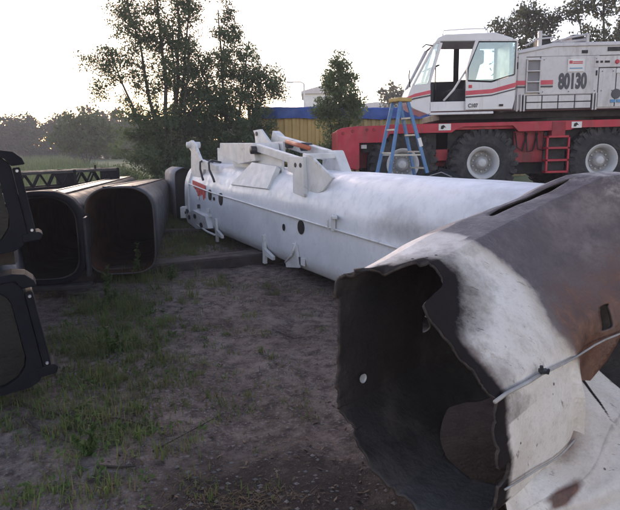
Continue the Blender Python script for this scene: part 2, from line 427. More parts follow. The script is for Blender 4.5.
def hole(i, t):
    s, z = sec[i]
    low = z < .30
    if low and s < .80:
        smin = float(np.interp(t, [.38, .41, .45, .51, .58, .68, .85, 1.01, 1.25], [.62, .36, .29, .25, .22, .20, .22, .25, .30])) + nz(s * 6, t * 6) * .02
        if .39 < t < 1.25 and s > smin: return True
    if s > .60 and z < .60 and t > .93 + (.60 - z) * -.05 + nz(z * 9, t * 4) * .03:      # flank torn away below the buckle
        return z < .34 + (t - .93) * .75
    if z > 1.0 and .10 < s < .26:       # slit along the ridge
        e = (t - 1.28) / .30
        if abs(e) < 1 and abs(s - .20) < .030 * math.sqrt(1 - e * e): return True
    if s < .02 and abs(t - .70) < .035 and abs(z - .575) < .05: return True
    if s > .6 and .56 < z < .70 and abs(t - 1.10 - (z - .6) * .3) < .045: return True    # slot near the right edge
    if s > .72 and .14 < z < .25 and .33 < t + nz(z * 20, t * 15) * .05 < .47 and abs(z - .2) < .045: return True
    if s > .8 and abs(z - .40) < .035 and t < .05: return True
    return False
for a in range(NT):
    for i in range(NU):
        tm = lerp(rim_t(i), TL, ((a + .5) / NT) ** 1.12)
        if hole(i, tm): continue
        i2 = (i + 1) % NU
        bm.faces.new((rows[a][i], rows[a][i2], rows[a + 1][i2], rows[a + 1][i]))
bmesh.ops.delete(bm, geom=[v for v in bm.verts if not v.link_faces], context='VERTS')
rimset = set(rows[0]) | set(rows[-1])
for _ in range(5):                  # torn edges run smoothly instead of along the grid
    mv = []
    for v in bm.verts:
        if v.is_boundary and v not in rimset:
            nb_ = [e.other_vert(v) for e in v.link_edges if e.is_boundary]
            if len(nb_) == 2: mv.append((v, v.co * .4 + (nb_[0].co + nb_[1].co) * .3))
    for v, c_ in mv: v.co = c_
for v in bm.verts:
    if v.is_boundary and v not in rimset: v.co += BA * nz(v.co.x * 9, v.co.y * 9, v.co.z * 9) * .014 + Vector((0, 0, nz(v.co.x * 10, 4, v.co.z * 10) * .010))
bmesh.ops.recalc_face_normals(bm, faces=bm.faces)
for f in bm.faces: f.smooth = True
# outward orientation
ff = max(bm.faces, key=lambda f: f.calc_center_median().dot(BD))
if ff.normal.dot(BD) < 0: bmesh.ops.reverse_faces(bm, faces=bm.faces)
me = bpy.data.meshes.new('shell'); bm.to_mesh(me); bm.free()
def burnt_mat(inside=False):
    m, t, b = newmat('burnt_boom_paint')
    v = nd(t, 'ShaderNodeTexCoord').outputs['Object']
    at = {k: nd(t, 'ShaderNodeAttribute', attribute_name=k).outputs['Fac'] for k in ('burn', 'soot', 'rust')}
    n1 = noise_n(t, v, 2.2, 6, .6); n2 = noise_n(t, v, 14, 7, .7); n3 = noise_n(t, v, 60, 4, .6)
    white = ramp(t, n1, [(.3, (.52, .43, .35)), (.5, (.68, .60, .52)), (.75, (.74, .68, .61))]).outputs[0]
    # small scuffs and dirty streaks
    mp = nd(t, 'ShaderNodeMapping'); mp.inputs['Rotation'].default_value = (.3, .2, .7); mp.inputs['Scale'].default_value = (4, 22, 9); t.links.new(v, mp.inputs[0])
    white = mixc(t, ramp(t, noise_n(t, mp.outputs[0], 1.2, 6, .75), [(.62, 0), (.66, .85)]).outputs[0], white, (.16, .135, .12))
    white = mixc(t, ramp(t, n2, [(.48, 0), (.78, .6)]).outputs[0], white, (.40, .34, .285))
    white = mixc(t, ramp(t, n3, [(.55, 0), (.8, .4)]).outputs[0], white, (.30, .26, .23))
    mp2 = nd(t, 'ShaderNodeMapping'); mp2.inputs['Scale'].default_value = (14, 14, 1.6); t.links.new(v, mp2.inputs[0])
    runs = ramp(t, noise_n(t, mp2.outputs[0], 1.0, 5, .7), [(.60, 0), (.74, .55)]).outputs[0]
    white = mixc(t, runs, white, (.40, .27, .16))
    vo_ = nd(t, 'ShaderNodeTexVoronoi', Scale=17.0); t.links.new(v, vo_.inputs['Vector'])
    chip = mixc(t, 1.0, ramp(t, vo_.outputs['Distance'], [(.10, 1), (.14, 0)]).outputs[0], ramp(t, noise_n(t, v, 3.0, 3), [(.52, 0), (.58, 1)]).outputs[0], 'MULTIPLY')
    white = mixc(t, chip, white, (.075, .055, .045))
    bare = ramp(t, n1, [(.32, (.072, .048, .044)), (.5, (.125, .088, .080)), (.70, (.23, .18, .16))]).outputs[0]
    bare = mixc(t, ramp(t, n2, [(.42, 0), (.66, .75)]).outputs[0], bare, (.075, .058, .058))
    bare = mixc(t, ramp(t, noise_n(t, v, 1.1, 5, .65, .4), [(.54, 0), (.72, .6)]).outputs[0], bare, (.26, .22, .205))
    bare = mixc(t, ramp(t, n3, [(.52, 0), (.78, .22)]).outputs[0], bare, (.24, .21, .20))
    bare = mixc(t, ramp(t, noise_n(t, mp.outputs[0], .8, 6, .7), [(.60, 0), (.70, .5)]).outputs[0], bare, (.14, .075, .045))
    rust = ramp(t, n2, [(.3, (.060, .028, .019)), (.55, (.130, .056, .034)), (.75, (.23, .11, .062))]).outputs[0]
    def edgef(a, lo, hi):
        ad = nd(t, 'ShaderNodeMath', operation='MULTIPLY_ADD'); t.links.new(n2, ad.inputs[0]); ad.inputs[1].default_value = .5; t.links.new(a, ad.inputs[2])
        return ramp(t, ad.outputs[0], [(lo, 0), (hi, 1)]).outputs[0]
    c = mixc(t, edgef(at['burn'], .50, .90), white, bare)
    # yellowed scorch band where the paint ends
    band = ramp(t, at['burn'], [(.0, 0), (.28, .75), (.6, 0)]).outputs[0]
    c = mixc(t, mixc(t, 1.0, band, (.7, .7, .7), 'MULTIPLY'), c, (.42, .33, .24))
    c = mixc(t, edgef(at['rust'], .42, 1.1), c, rust)
    c = mixc(t, edgef(at['soot'], .36, 1.15), c, (.018, .014, .0135))
    t.links.new(c, b.inputs['Base Color'])
    rr = ramp(t, n2, [(.3, .38), (.7, .62)]); t.links.new(mixc(t, edgef(at['soot'], .36, 1.0), rr.outputs[0], (.92, .92, .92)), b.inputs['Roughness'])
    t.links.new(ramp(t, at['soot'], [(.1, .5), (.6, .12)]).outputs[0], b.inputs['Specular IOR Level'])
    hs = nd(t, 'ShaderNodeMath', operation='MULTIPLY_ADD'); t.links.new(noise_n(t, v, 6, 4, .5), hs.inputs[0]); hs.inputs[1].default_value = 2.2; t.links.new(n3, hs.inputs[2])
    bp = nd(t, 'ShaderNodeBump', Strength=.35, Distance=.012); t.links.new(hs.outputs[0], bp.inputs['Height']); t.links.new(bp.outputs[0], b.inputs['Normal'])
    return m
def sootin():
    m, t, b = newmat('charred_inside')
    v = nd(t, 'ShaderNodeTexCoord').outputs['Object']
    n1 = noise_n(t, v, 4, 7, .65)
    c = ramp(t, n1, [(.3, (.010, .008, .007)), (.55, (.026, .020, .018)), (.75, (.065, .052, .046))]).outputs[0]
    # sky light on the tube floor, painted in as a paler tone
    sp = nd(t, 'ShaderNodeSeparateXYZ'); t.links.new(v, sp.inputs[0])
    floor_lit = nd(t, 'ShaderNodeMath', operation='MULTIPLY_ADD'); t.links.new(noise_n(t, v, 5, 6, .7), floor_lit.inputs[0]); floor_lit.inputs[1].default_value = .35; t.links.new(sp.outputs[2], floor_lit.inputs[2])
    c = mixc(t, ramp(t, floor_lit.outputs[0], [(.22, .8), (.40, 0)]).outputs[0], c, (.10, .090, .083))
    t.links.new(c, b.inputs['Base Color']); b.inputs['Roughness'].default_value = .8
    bp = nd(t, 'ShaderNodeBump', Strength=.5, Distance=.02); t.links.new(noise_n(t, v, 30, 6), bp.inputs['Height']); t.links.new(bp.outputs[0], b.inputs['Normal'])
    return m
BURNT = burnt_mat(); CHAR = sootin()
CONDUIT = pm('dirty_conduit', (.36, .33, .30), .6, var=.3, scale=9)
CHAREDGE = pm('torn_edge', (.05, .036, .03), .8, var=.6, scale=20, stain=(.12, .075, .05), stain_scale=14, bump=.6)
me.materials.append(BURNT); me.materials.append(CHAR); me.materials.append(CHAREDGE)
bb = empty('burnt_boom_section', (0.75, 2.75, 0), label='burnt and torn white crane boom section with ragged open end in the foreground', cat='boom section')
def at_parent(o, p):            # keep world coordinates under an unrotated empty
    o.parent = p; o.location = -p.location; return o
so_ = bpy.data.objects.new('shell', me); col.objects.link(so_); at_parent(so_, bb)
sm_ = so_.modifiers.new('thickness', 'SOLIDIFY'); sm_.thickness = .013; sm_.offset = -1; sm_.material_offset = 1; sm_.material_offset_rim = 2; sm_.use_even_offset = False
# torn white skirt flaring from the lower flank
pb = bmesh.new(); ly = {k: pb.verts.layers.float.new(k) for k in ('burn', 'soot', 'rust')}
A, B_ = 170, 70; prow = []
for a in range(A + 1):
    ta = .10 + 1.04 * a / A; rw = []
    for k in range(B_ + 1):
        q = k / B_
        # from the flank crease down and outwards; to the right it lifts up into a free corner
        lift = sstep(.45, .95, ta)
        zt = lerp(.235, .50, lift); st = lerp(.80, .72, sstep(.55, .85, ta))
        zb = lerp(.02, .05, lift); sb = .86 + .34 * sstep(.10, .75, ta) + .10 * lift
        cur = math.sin(q * math.pi) * (.05 + .05 * sstep(.3, .8, ta))
        s = lerp(st, sb, q ** 1.25) + cur * .55; z = lerp(zt, zb, q) + cur * .12 + nz(ta * 4, q * 3, 5) * .015
        t_ = ta + .10 * q * sstep(.6, 1.1, ta) + nz(q * 8, 3, ta * 2) * .015
        if k == 0: s -= .012
        v = pb.verts.new(bpt(s, t_, max(z, .015))); rw.append(v)
        ta_ = ta; ta = ta + nz(q * 9, ta * 9, 2) * .05; rspot = .9 * sstep(.10, .03, math.hypot((ta - .42) * .7 + (q - .45) * .25, (q - .45) * .62))  + .5 * sstep(.06, .01, math.hypot(ta - .72, (q - .75) * .4))
        ta = ta_; v[ly['rust']] = min(1, rspot + .50 * sstep(.24, .0, math.hypot(ta - .66, (q - .12) * .7) + nz(ta * 8, q * 8, 6) * .07)); v[ly['burn']] = .30 * max(sstep(.35, .0, math.hypot(ta - .62, (q - .15) * .6) + nz(ta * 7, q * 7) * .08), .8 * sstep(.10, .02, abs(q - .55 - .2 * ta)) * sstep(.1, .4, ta))
        v[ly['soot']] = 1.1 * sstep(.028 * max(.1, 1 - q / .42), .003, abs(ta - .98 + q * .30)) * sstep(.05, .10, q) * sstep(.45, .25, q)
    prow.append(rw)
for a in range(A):
    for k in range(B_):
        pb.faces.new((prow[a][k], prow[a][k + 1], prow[a + 1][k + 1], prow[a + 1][k]))
bmesh.ops.recalc_face_normals(pb, faces=pb.faces)
f0 = pb.faces[len(pb.faces) // 2] if False else next(iter(pb.faces))
if f0.normal.dot(BD) < 0: bmesh.ops.reverse_faces(pb, faces=pb.faces)
for f in pb.faces: f.smooth = True
pme = bpy.data.meshes.new('torn_panel'); pb.to_mesh(pme); pb.free()
for m in (BURNT, CHAR, CHAREDGE): pme.materials.append(m)
po = bpy.data.objects.new('torn_panel', pme); col.objects.link(po); at_parent(po, bb)
sm2 = po.modifiers.new('thickness', 'SOLIDIFY'); sm2.thickness = .008; sm2.offset = -1; sm2.material_offset = 1; sm2.material_offset_rim = 2
tag(po, 'white skirt of torn plate flaring out below the rusty buckle')
def on_shell(i_s, i_z, t, off):
    i = min(range(NU), key=lambda k: (sec[k][0] - i_s) ** 2 + (sec[k][1] - i_z) ** 2)
    s, z = shell_point(i, t)
    return bpt(s + off * .8, t, z + off * .55)
# pipe along the flank: thick sleeve, clamp, then thin wire rising to the right
def flank(t, zz, off):
    i = min((k for k in range(NU) if sec[k][0] > .4), key=lambda k: abs(sec[k][1] * (1 + .145 * t) - zz))
    s, z = shell_point(i, t); return bpt(s + off, t, z + off * .3)
pts = [flank(t, z, .018) for t, z in ((.0, .672), (.08, .675), (.16, .68), (.24, .68), (.36, .682))]
at_parent(MB().tube(pts, .008, 8).build('conduit', CONDUIT, smooth=True), bb)
def smooth_pts(P, k=3):
    for _ in range(k): P = [P[0]] + [(P[i - 1] + P[i] * 2 + P[i + 1]) / 4 for i in range(1, len(P) - 1)] + [P[-1]]
    return P
pts2 = [flank(t, z, .02) for t, z in ((.34, .682), (.46, .674), (.58, .668), (.70, .66), (.82, .655), (.94, .65), (1.06, .652), (1.16, .66), (1.28, .675), (1.5, .70))]
at_parent(MB().tube(smooth_pts(pts2, 2), .0048, 8).build('wire', CONDUIT, smooth=True), bb)
c = MB(); p = flank(.36, .685, .03); c.box(p, (.034, .03, .016)); c.tube([p + Vector((-.008, 0, .0)), p + Vector((-.010, -.0, .024))], .008, 8); c.tube([p + Vector((.012, -.012, -.008)), p + Vector((.014, -.016, .016))], .006, 8)
at_parent(c.build('clamp', STEEL, bevel=.003), bb)
pts3 = [bpt(.845 + .03 * q, .02 + .56 * q, .21 + .055 * q + .04 * max(0, q - .75)) for q in [i / 12 for i in range(13)]]
pts3 = [flank(.0 + .66 * q, .345 - .10 * q + .35 * max(0, q - .85), .016) for q in [i / 14 for i in range(15)]]
at_parent(MB().tube(smooth_pts(pts3, 6), .0042, 8).build('weld_seam', CONDUIT, smooth=True), bb)
at_parent(MB().lathe([(.0, .004), (.020, .004), (.024, -.004)], (0, 0, 0), 'Y', 20).build('plug', RIM), bb)
pl = [o for o in bb.children if o.name.startswith('plug')][0]
pl.matrix_local = Matrix.Translation(bpt(.03, .15, .49) - bb.location) @ Matrix.Rotation(math.atan2(BD.y, BD.x) + math.pi / 2, 4, 'Z')

# ------------------------------------------------------------------ white boom
def wpt(s, wv, z): return WO + WN * s + WU * wv + Vector((0, 0, z))
WB = empty('white_boom_section', wpt(.55, 2.2, .1), label='long white crane boom section lying on timbers with brackets and hoses on top', cat='boom section')
WSEC = [(.16, .11), (.05, .17), (0, .30), (0, .74), (.02, .95), (.09, 1.13), (.20, 1.25), (.36, 1.31), (.74, 1.31), (.90, 1.25), (1.01, 1.13), (1.08, .95), (1.10, .74), (1.10, .30), (1.05, .17), (.94, .11)]
wsec = closed_spline(WSEC, 96)
bm = bmesh.new(); lsc = bm.verts.layers.float.new('scorch'); W0, W1, NW = -2.5, 6.25, 130; rows = []
def wshell(i, wv):
    s, z = wsec[i]
    n = nz(s * 2, wv * 1.1, z * 2) * .012 + nz(s * 5, wv * 3, z * 5 + 4) * .004
    dx, dz = s - .55, z - .7; l = math.hypot(dx, dz)
    return s + dx / l * n, z + dz / l * n
for a in range(NW + 1):
    wv = lerp(W0, W1, a / NW); rows.append([bm.verts.new(wpt(*((lambda q: (q[0], wv, q[1]))(wshell(i, wv))))) for i in range(96)])
    for i, v in enumerate(rows[-1]):
        z_ = wsec[i][1]; n_ = nz(wv * 2.2, z_ * 2.2, 3) * .35
        v[lsc] = max(.60 * sstep(1.3, .1, math.hypot((wv + 1.1) / .75, (z_ - .88) / .20) + n_ * 1.6), .35 * sstep(-1.3, -2.3, wv + n_))
for a in range(NW):
    for i in range(96): bm.faces.new((rows[a][i], rows[a][(i + 1) % 96], rows[a + 1][(i + 1) % 96], rows[a + 1][i]))
bmesh.ops.recalc_face_normals(bm, faces=bm.faces)
ff = min(bm.faces, key=lambda f: f.calc_center_median().dot(WN))
if ff.normal.dot(WN) > 0: bmesh.ops.reverse_faces(bm, faces=bm.faces)
for f in bm.faces: f.smooth = True
me = bpy.data.meshes.new('shell'); bm.to_mesh(me); bm.free()
for m in (WHITE, STEELIN, WPLATE): me.materials.append(m)
o = bpy.data.objects.new('shell', me); col.objects.link(o); at_parent(o, WB)
s_ = o.modifiers.new('thickness', 'SOLIDIFY'); s_.thickness = .014; s_.offset = -1; s_.material_offset = 1; s_.material_offset_rim = 2
def wpart(mb, name, mat, **k): return at_parent(mb.build(name, mat, **k), WB)
def wplate(poly, s0, th, name, mat=None, bevel=.004):   # polygon in (w, z), near face at s0, thickness across
    m = MB().prism(poly, wpt(s0, 0, 0), WU, (0, 0, 1), WN, th); return wpart(m, name, mat or WPLATE, bevel=bevel)
# end collar plates at the far end
for rr, nm in ((.0, 'end_collar'),):
    m = MB(); out = [((s - .55) * 1.07 + .55, (z - .70) * 1.06 + .70) for s, z in wsec[::2]]; inn = [((s - .55) * 1.005 + .55, (z - .70) * 1.005 + .70) for s, z in wsec[::2]]
    n = len(out)
    for wv in (6.02, 6.27):
        for q in (out, inn): m.v += [tuple(wpt(s, wv, z)) for s, z in q]
    for i in range(n):
        j = (i + 1) % n
        for f in ((i, j, n + j, n + i), (2 * n + i, 2 * n + j, 3 * n + j, 3 * n + i), (i, j, 2 * n + j, 2 * n + i), (n + i, n + j, 3 * n + j, 3 * n + i)): m.f.append(list(f)); m.mi.append(0)
    wpart(m, nm, WPLATE, bevel=.004)
# black drilled holes: short dark sleeves set in the wall
def whole(wv, z, rw, rz, name='hole', mat=BLACK, off=.009):
    m = MB(); pts = [(wv + rw * math.cos(a), z + rz * math.sin(a)) for a in [2 * math.pi * k / 20 for k in range(20)]]
    m.prism(pts, wpt(-off, 0, 0), WU, (0, 0, 1), WN, .03); return wpart(m, name, mat)
for wv, z, rw, rz in ((4.69, .80, .075, .095), (4.08, .77, .10, .105), (4.46, .75, .035, .03), (1.04, .66, .085, .085), (1.54, .60, .035, .045)): whole(wv, z, rw, rz)
# cable bead along the flank
cz = lambda wv: float(np.interp(wv, [-2.5, -1.08, 4.56, 6.2], [.69, .71, .85, .94]))
wpart(MB().tube([wpt(-.016 + (.02 if cz(wv) > .8 else 0) * .3, wv, cz(wv)) for wv in np.linspace(-2.45, 6.15, 60)], .013, 8), 'flank_cable', WPLATE, smooth=True)
for k in range(7):                  # small studs and clips
    wv = random.uniform(4.5, 6.0); z = random.uniform(.2, .75); wpart(MB().box(wpt(-.02, wv, z), (random.uniform(.03, .07), random.uniform(.04, .12), random.uniform(.03, .09))), 'clip', random.choice([WPLATE, STEEL, WPLATE]), bevel=.004)
wpart(MB().tube([wpt(-.05, 5.9, .28), wpt(-.09, 5.2, .20), wpt(-.10, 4.6, .16), wpt(-.06, 4.3, .14)], .018, 8), 'drain_pipe', WPLATE, smooth=True)
wpart(MB().tube([wpt(-.03, 1.45, .16), wpt(-.05, 1.2, .30), wpt(-.03, 1.12, .46)], .014, 8), 'latch_rod', WPLATE, smooth=True)
# hinge lug on the cable
m = MB(); m.box(wpt(-.02, .22, .80), (.05, .05, .16)); m.box(wpt(-.035, .16, .88), (.05, .14, .03)); m.tube([wpt(-.05, .28, .74), wpt(-.05, .28, .84)], .012, 8)
wpart(m, 'lug', WPLATE, bevel=.004)
# support feet along the bottom
for wv, lab in ((2.13, 1), (4.27, 1)):
    wplate([(wv - .02, .02), (wv + .05, .02), (wv + .04, .15), (wv + .06, .42), (wv + .0, .42), (wv - .02, .24), (wv - .30, .17), (wv - .30, .12), (wv - .03, .14)], -.05, .045, 'foot')
wplate([(1.05, .16), (1.42, .10), (1.45, .17), (1.30, .22), (1.22, .44), (1.12, .44)], -.035, .03, 'hinge_plate', WPLATE)
wplate([(1.03, .20), (1.11, .20), (1.11, .29), (1.03, .29)], -.02, .015, 'warning_sticker', NAVY, 0)
wplate([(.93, .20), (1.025, .20), (1.025, .29), (.93, .29)], -.02, .015, 'warning_sticker', DECAL, 0)
# hinge boxes on the lower far end
wplate([(4.55, .22), (5.3, .12), (5.9, .18), (6.1, .32), (5.5, .46), (4.7, .42)], -.10, .10, 'hinge_box')
for wv, z in ((5.35, .36), (5.75, .30), (4.95, .24), (5.9, .40), (6.1, .36)): whole(wv, z, .075, .045, 'hinge_pin', STEEL, .115)
m = MB(); m.box(wpt(-.08, 6.15, .36), (.14, .22, .22)); wpart(m, 'latch_block', WPLATE, bevel=.006)
# red spray strokes near the end
for k in range(9):
    w0 = 4.98 + k * .085 + random.uniform(-.02, .02); h = random.uniform(.10, .24); zt = .88 + .012 * k
    m = MB().prism([(w0, zt - h), (w0 + .05, zt - h * .9), (w0 + .075, zt), (w0 - .012, zt + .01)], wpt(-.006, 0, 0), WU, (0, 0, 1), WN, .012)
    wpart(m, 'red_paint_stroke', REDSPRAY)
m = MB().prism([(4.95, .85), (5.78, .93), (5.78, 1.01), (5.35, .98), (4.98, .95)], wpt(-.004, 0, 0), WU, (0, 0, 1), WN, .012); wpart(m, 'red_paint_patch', REDSPRAY)
# ear plate with hooked head at the far top
for s0 in (.06,):
    wplate([(6.1, 1.05), (6.0, 1.55), (6.15, 1.62), (6.20, 1.74), (5.95, 1.77), (5.72, 1.70), (5.60, 1.58), (5.4, 1.42), (4.45, 1.31), (4.45, 1.23), (5.2, 1.23), (5.4, 1.05)], s0, .05, 'ear_plate')
wpart(MB().tube([wpt(.0, 6.06, 1.68), wpt(.26, 6.06, 1.68)], .06, 14), 'cross_pin', WPLATE, smooth=True)
wplate([(6.2, 1.15), (6.2, 1.62), (5.9, 1.60), (5.3, 1.38), (5.0, 1.25)], .66, .04, 'ear_plate')
# hoses over the shoulder
for w0, w1 in ((5.32, 5.08), (4.86, 4.42)):
    wpart(MB().tube([wpt(.30, w0 + .05, 1.36), wpt(.10, w0, 1.40), wpt(.01, lerp(w0, w1, .35), 1.36), wpt(-.005, lerp(w0, w1, .5), 1.24), wpt(-.01, w1, 1.10), wpt(.0, w1 - .03, 1.04)], .020, 8), 'hydraulic_hose', STEEL, smooth=True)
# trapezoid shoulder plate and cradle box
m = MB(); m.add([wpt(.02, 3.62, 1.04), wpt(.02, 2.12, 1.06), wpt(.16, 2.10, 1.36), wpt(.16, 3.02, 1.40), wpt(.10, 3.62, 1.0), wpt(.10, 2.12, 1.02), wpt(.22, 2.10, 1.32), wpt(.22, 3.02, 1.36)],
      [(0, 1, 2, 3), (7, 6, 5, 4), (0, 4, 5, 1), (1, 5, 6, 2), (2, 6, 7, 3), (3, 7, 4, 0)]); wpart(m, 'shoulder_plate', WPLATE, bevel=.004)
m = MB(); m.prism([(4.55, 1.50), (4.50, 1.70), (2.95, 1.68), (2.88, 1.42), (3.6, 1.36)], wpt(.16, 0, 0), WU, (0, 0, 1), WN, .42); wpart(m, 'cradle_box', WPLATE, bevel=.008)
wplate([(3.95, 1.60), (3.98, 1.83), (4.05, 1.90), (3.72, 1.91), (3.60, 1.84), (3.35, 1.70), (2.85, 1.70), (2.82, 1.40), (3.3, 1.40)], .60, .04, 'hook_plate')
whole_pts = MB().tube([wpt(.58, 3.88, 1.84), wpt(.66, 3.88, 1.84)], .035, 12); wpart(whole_pts, 'hook_pin', STEEL)
for s0 in (.32, .66): wplate([(4.3, 1.25), (4.3, 1.52), (3.0, 1.46), (3.0, 1.25)], s0, .03, 'cradle_leg')
# link bars between cradle and rear gusset
wpart(MB().beam(wpt(.20, 2.85, 1.61), wpt(.20, 1.35, 1.42), .07, .11), 'link_bar', WPLATE, bevel=.01)
wpart(MB().beam(wpt(.78, 3.45, 1.74), wpt(.78, 1.75, 1.50), .10, .15), 'link_bar', WPLATE, bevel=.01)
wpart(MB().tube([wpt(.62, 2.75, 1.70), wpt(.62, 2.02, 1.60)], .032, 12), 'orange_cylinder', ORANGE, smooth=True)
for wv, z, s0 in ((2.80, 1.66, .70), (2.86, 1.58, .15), (1.42, 1.42, .15), (2.30, 1.62, .70)):
    wpart(MB().tube([wpt(s0 - .06, wv, z), wpt(s0 + .09, wv, z)], .06, 14), 'pivot_pin', STEEL, smooth=True)
wplate([(3.62, 1.66), (3.50, 1.88), (3.30, 1.80), (3.22, 1.60)], .72, .12, 'pivot_head')
wplate([(2.98, 1.18), (2.98, 1.60), (2.80, 1.60), (2.1, 1.44), (2.1, 1.18)], .24, .03, 'rear_web')
# rear wedge bracket and large gusset that runs down into the top skin
wplate([(1.30, 1.06), (.98, 1.03), (1.02, 1.50), (1.45, 1.50), (1.45, 1.32), (1.30, 1.30)], .02, .05, 'wedge_bracket')
for wv in (1.22, 1.08): whole(wv, 1.40, .03, .028, 'bolt', BLACK, -.015)
m = MB().prism([(1.10, 1.0), (1.12, 1.54), (.92, 1.52), (.62, 1.38), (.38, 1.28), (.62, 1.12)], wpt(.07, 0, 0), WU, (0, 0, 1), WN, .03); wpart(m, 'gusset', WPLATE, bevel=.005)
m = MB().prism([(1.9, 1.25), (1.85, 1.55), (1.55, 1.57), (1.42, 1.40), (1.3, 1.25)], wpt(.74, 0, 0), WU, (0, 0, 1), WN, .16); wpart(m, 'gusset', WPLATE, bevel=.02)
wpart(MB().beam(wpt(.10, 1.12, 1.50), wpt(.74, 1.55, 1.50), .07, .07), 'cross_beam', WPLATE, bevel=.01)

# ------------------------------------------------------------------ dark boom sections on the left
def ring_poly(wd, h, ch=.22, rb=.18):
    """boom profile: flat sides, chamfered top, rounded bottom, centred in x, from z=0"""
    a = wd / 2
    return [(-a + rb, 0), (a - rb, 0), (a - rb * .3, rb * .3), (a, rb), (a, h - ch), (a - ch * .35, h - ch * .32), (a - ch, h), (-a + ch, h), (-a + ch * .35, h - ch * .32), (-a, h - ch), (-a, rb), (-a + rb * .3, rb * .3)]
def tube_section(parent, name, st, thick, mats, smooth=True, n=72):
    """st: stations (y, x0, z0, width, height, chamfer); local y along the section"""
    m = MB(); rws = []
    for (y, x0, z0, wd, h, ch) in st:
        P = closed_spline(ring_poly(wd, h, ch, ch * .9), n)
        rws.append(len(m.v)); m.v += [(x0 + x, y, z0 + z) for x, z in P]
    for a in range(len(st) - 1):
        for i in range(n):
            j = (i + 1) % n; m.f.append([rws[a] + i, rws[a] + j, rws[a + 1] + j, rws[a + 1] + i]); m.mi.append(0)
    o = m.build(name, mats, parent, smooth=smooth)
    me = o.data; f = max(me.polygons, key=lambda p: p.center.x)
    if f.normal.x < 0: me.flip_normals()
    s_ = o.modifiers.new('thickness', 'SOLIDIFY'); s_.thickness = thick; s_.offset = -1; s_.material_offset = 1 if len(mats) > 1 else 0; s_.material_offset_rim = 2 if len(mats) > 2 else 0
    return o
AX = math.atan2(1.25, 6.9)
RUSTIN = pm('rusty_inside', (.040, .018, .010), .85, var=.6, scale=2.5, stain=(.11, .045, .018), stain_at=(.50, .80), stain_scale=1.8, bump=.3, spec=.2)
def far_section(loc, label, near, far, L, rotz, collar=False, n_ridge=2):
    e = empty('boom_section', loc, (0, 0, rotz), label, 'boom section', 'dark boom sections left of the white boom')
    (w0, h0, c0), (w1, h1, c1) = near, far
    st = []
    for k in range(13):
        q = k / 12; st.append((L * q, nz(k * .7, 4) * .006, -.0, lerp(w0, w1, q), lerp(h0, h1, q), lerp(c0, c1, q)))
    tube_section(e, 'shell', st, .02, (STEEL, STEELIN if collar else RUSTIN, DIRTYPALE))
    MB().prism([(x, z + .03) for x, z in closed_spline(ring_poly(lerp(w0, w1, .35) - .05, lerp(h0, h1, .35) - .05, c0, c0), 40)], (0, L * .35, 0), (1, 0, 0), (0, 0, 1), (0, 1, 0), .03).build('light_stop', STEELIN, e)  # added plate inside the tube, stops light from its open far end
    # weld ridges along the top chamfers
    for sx in (-1, 1):
        pts = [(sx * (lerp(w0, w1, q) / 2 - lerp(c0, c1, q) * .95), L * q, lerp(h0, h1, q) + .004) for q in (0.02, .5, .98)]
        MB().beam(pts[0], pts[-1], .045, .018).build('weld_ridge', STEEL, e, bevel=.004)
    if collar:
        st = [(-.05, 0, -.05, w0 + .12, h0 + .10, c0 + .03), (.16, 0, -.05, w0 + .12, h0 + .10, c0 + .03)]
        tube_section(e, 'end_collar', st, .06, (NAVYSTEEL, NAVYSTEEL, NAVYSTEEL))
        MB().box((w0 / 2 + .075, .06, h0 * .38), (.03, .17, h0 * .72)).build('wear_plate', STEEL, e, bevel=.006)
        MB().box((0, -.02, -.075), (w0 + .2, .22, .05)).build('base_plate', DIRTYPALE, e, bevel=.006)
    return e
far_section((-2.29, 6.72, .10), 'dark steel boom section with open rust lined mouth next to the white boom', (.80, 1.06, .24), (.62, .80, .17), 7.0, R(11.4))
b2 = far_section((-2.90, 6.05, .19), 'dark steel boom section with heavy black collar round its mouth behind the front stack', (.70, .92, .24), (.60, .78, .18), 7.6, R(11.4), collar=True)
# low grey section underneath the lattice jib
e = empty('boom_section', (-5.55, 9.3, .05), (0, 0, R(-28)), 'low grey boom section lying under the black lattice jib', 'boom section', 'dark boom sections left of the white boom')
tube_section(e, 'shell', [(-2.2, 0, 0, .60, .83, .12), (2.4, 0, 0, .56, .83, .12)], .02, (DIRTYPALE, STEELIN, DIRTYPALE))
# stacked pair at the left edge
ENDFACE = pm('smoked_end_face', (.010, .010, .0105), .45, var=.5, scale=3, stain=(.040, .032, .027), stain_at=(.60, .82), stain_scale=3.0, bump=.25, spec=.3)
def frame_prism(outer, inner, y0, dep):
    """flat-faced collar between two outlines with the same number of points"""
    m = MB(); n = len(outer)
    for y in (y0, y0 + dep):
        for P in (outer, inner): m.v += [(x, y, z) for x, z in P]
    for i in range(n):
        j = (i + 1) % n
        for f in ((i, j, n + j, n + i), (2 * n + i, 2 * n + j, 3 * n + j, 3 * n + i), (i, j, 2 * n + j, 2 * n + i), (n + i, n + j, 3 * n + j, 3 * n + i)): m.f.append(list(f)); m.mi.append(0)
    return m
def octo(wd, h, cx, z0, ct, cb):
    a = wd / 2
    P = [(-a + cb, 0), (a - cb, 0), (a - cb * .45, cb * .22), (a - cb * .12, cb * .6), (a, cb), (a, h - ct), (a - ct * .12, h - ct * .6), (a - ct * .45, h - ct * .22), (a - ct, h), (-a + ct, h), (-a + ct * .45, h - ct * .22), (-a + ct * .12, h - ct * .6), (-a, h - ct), (-a, cb), (-a + cb * .12, cb * .6), (-a + cb * .45, cb * .22)]
    return [(x + cx, z + z0) for x, z in P]
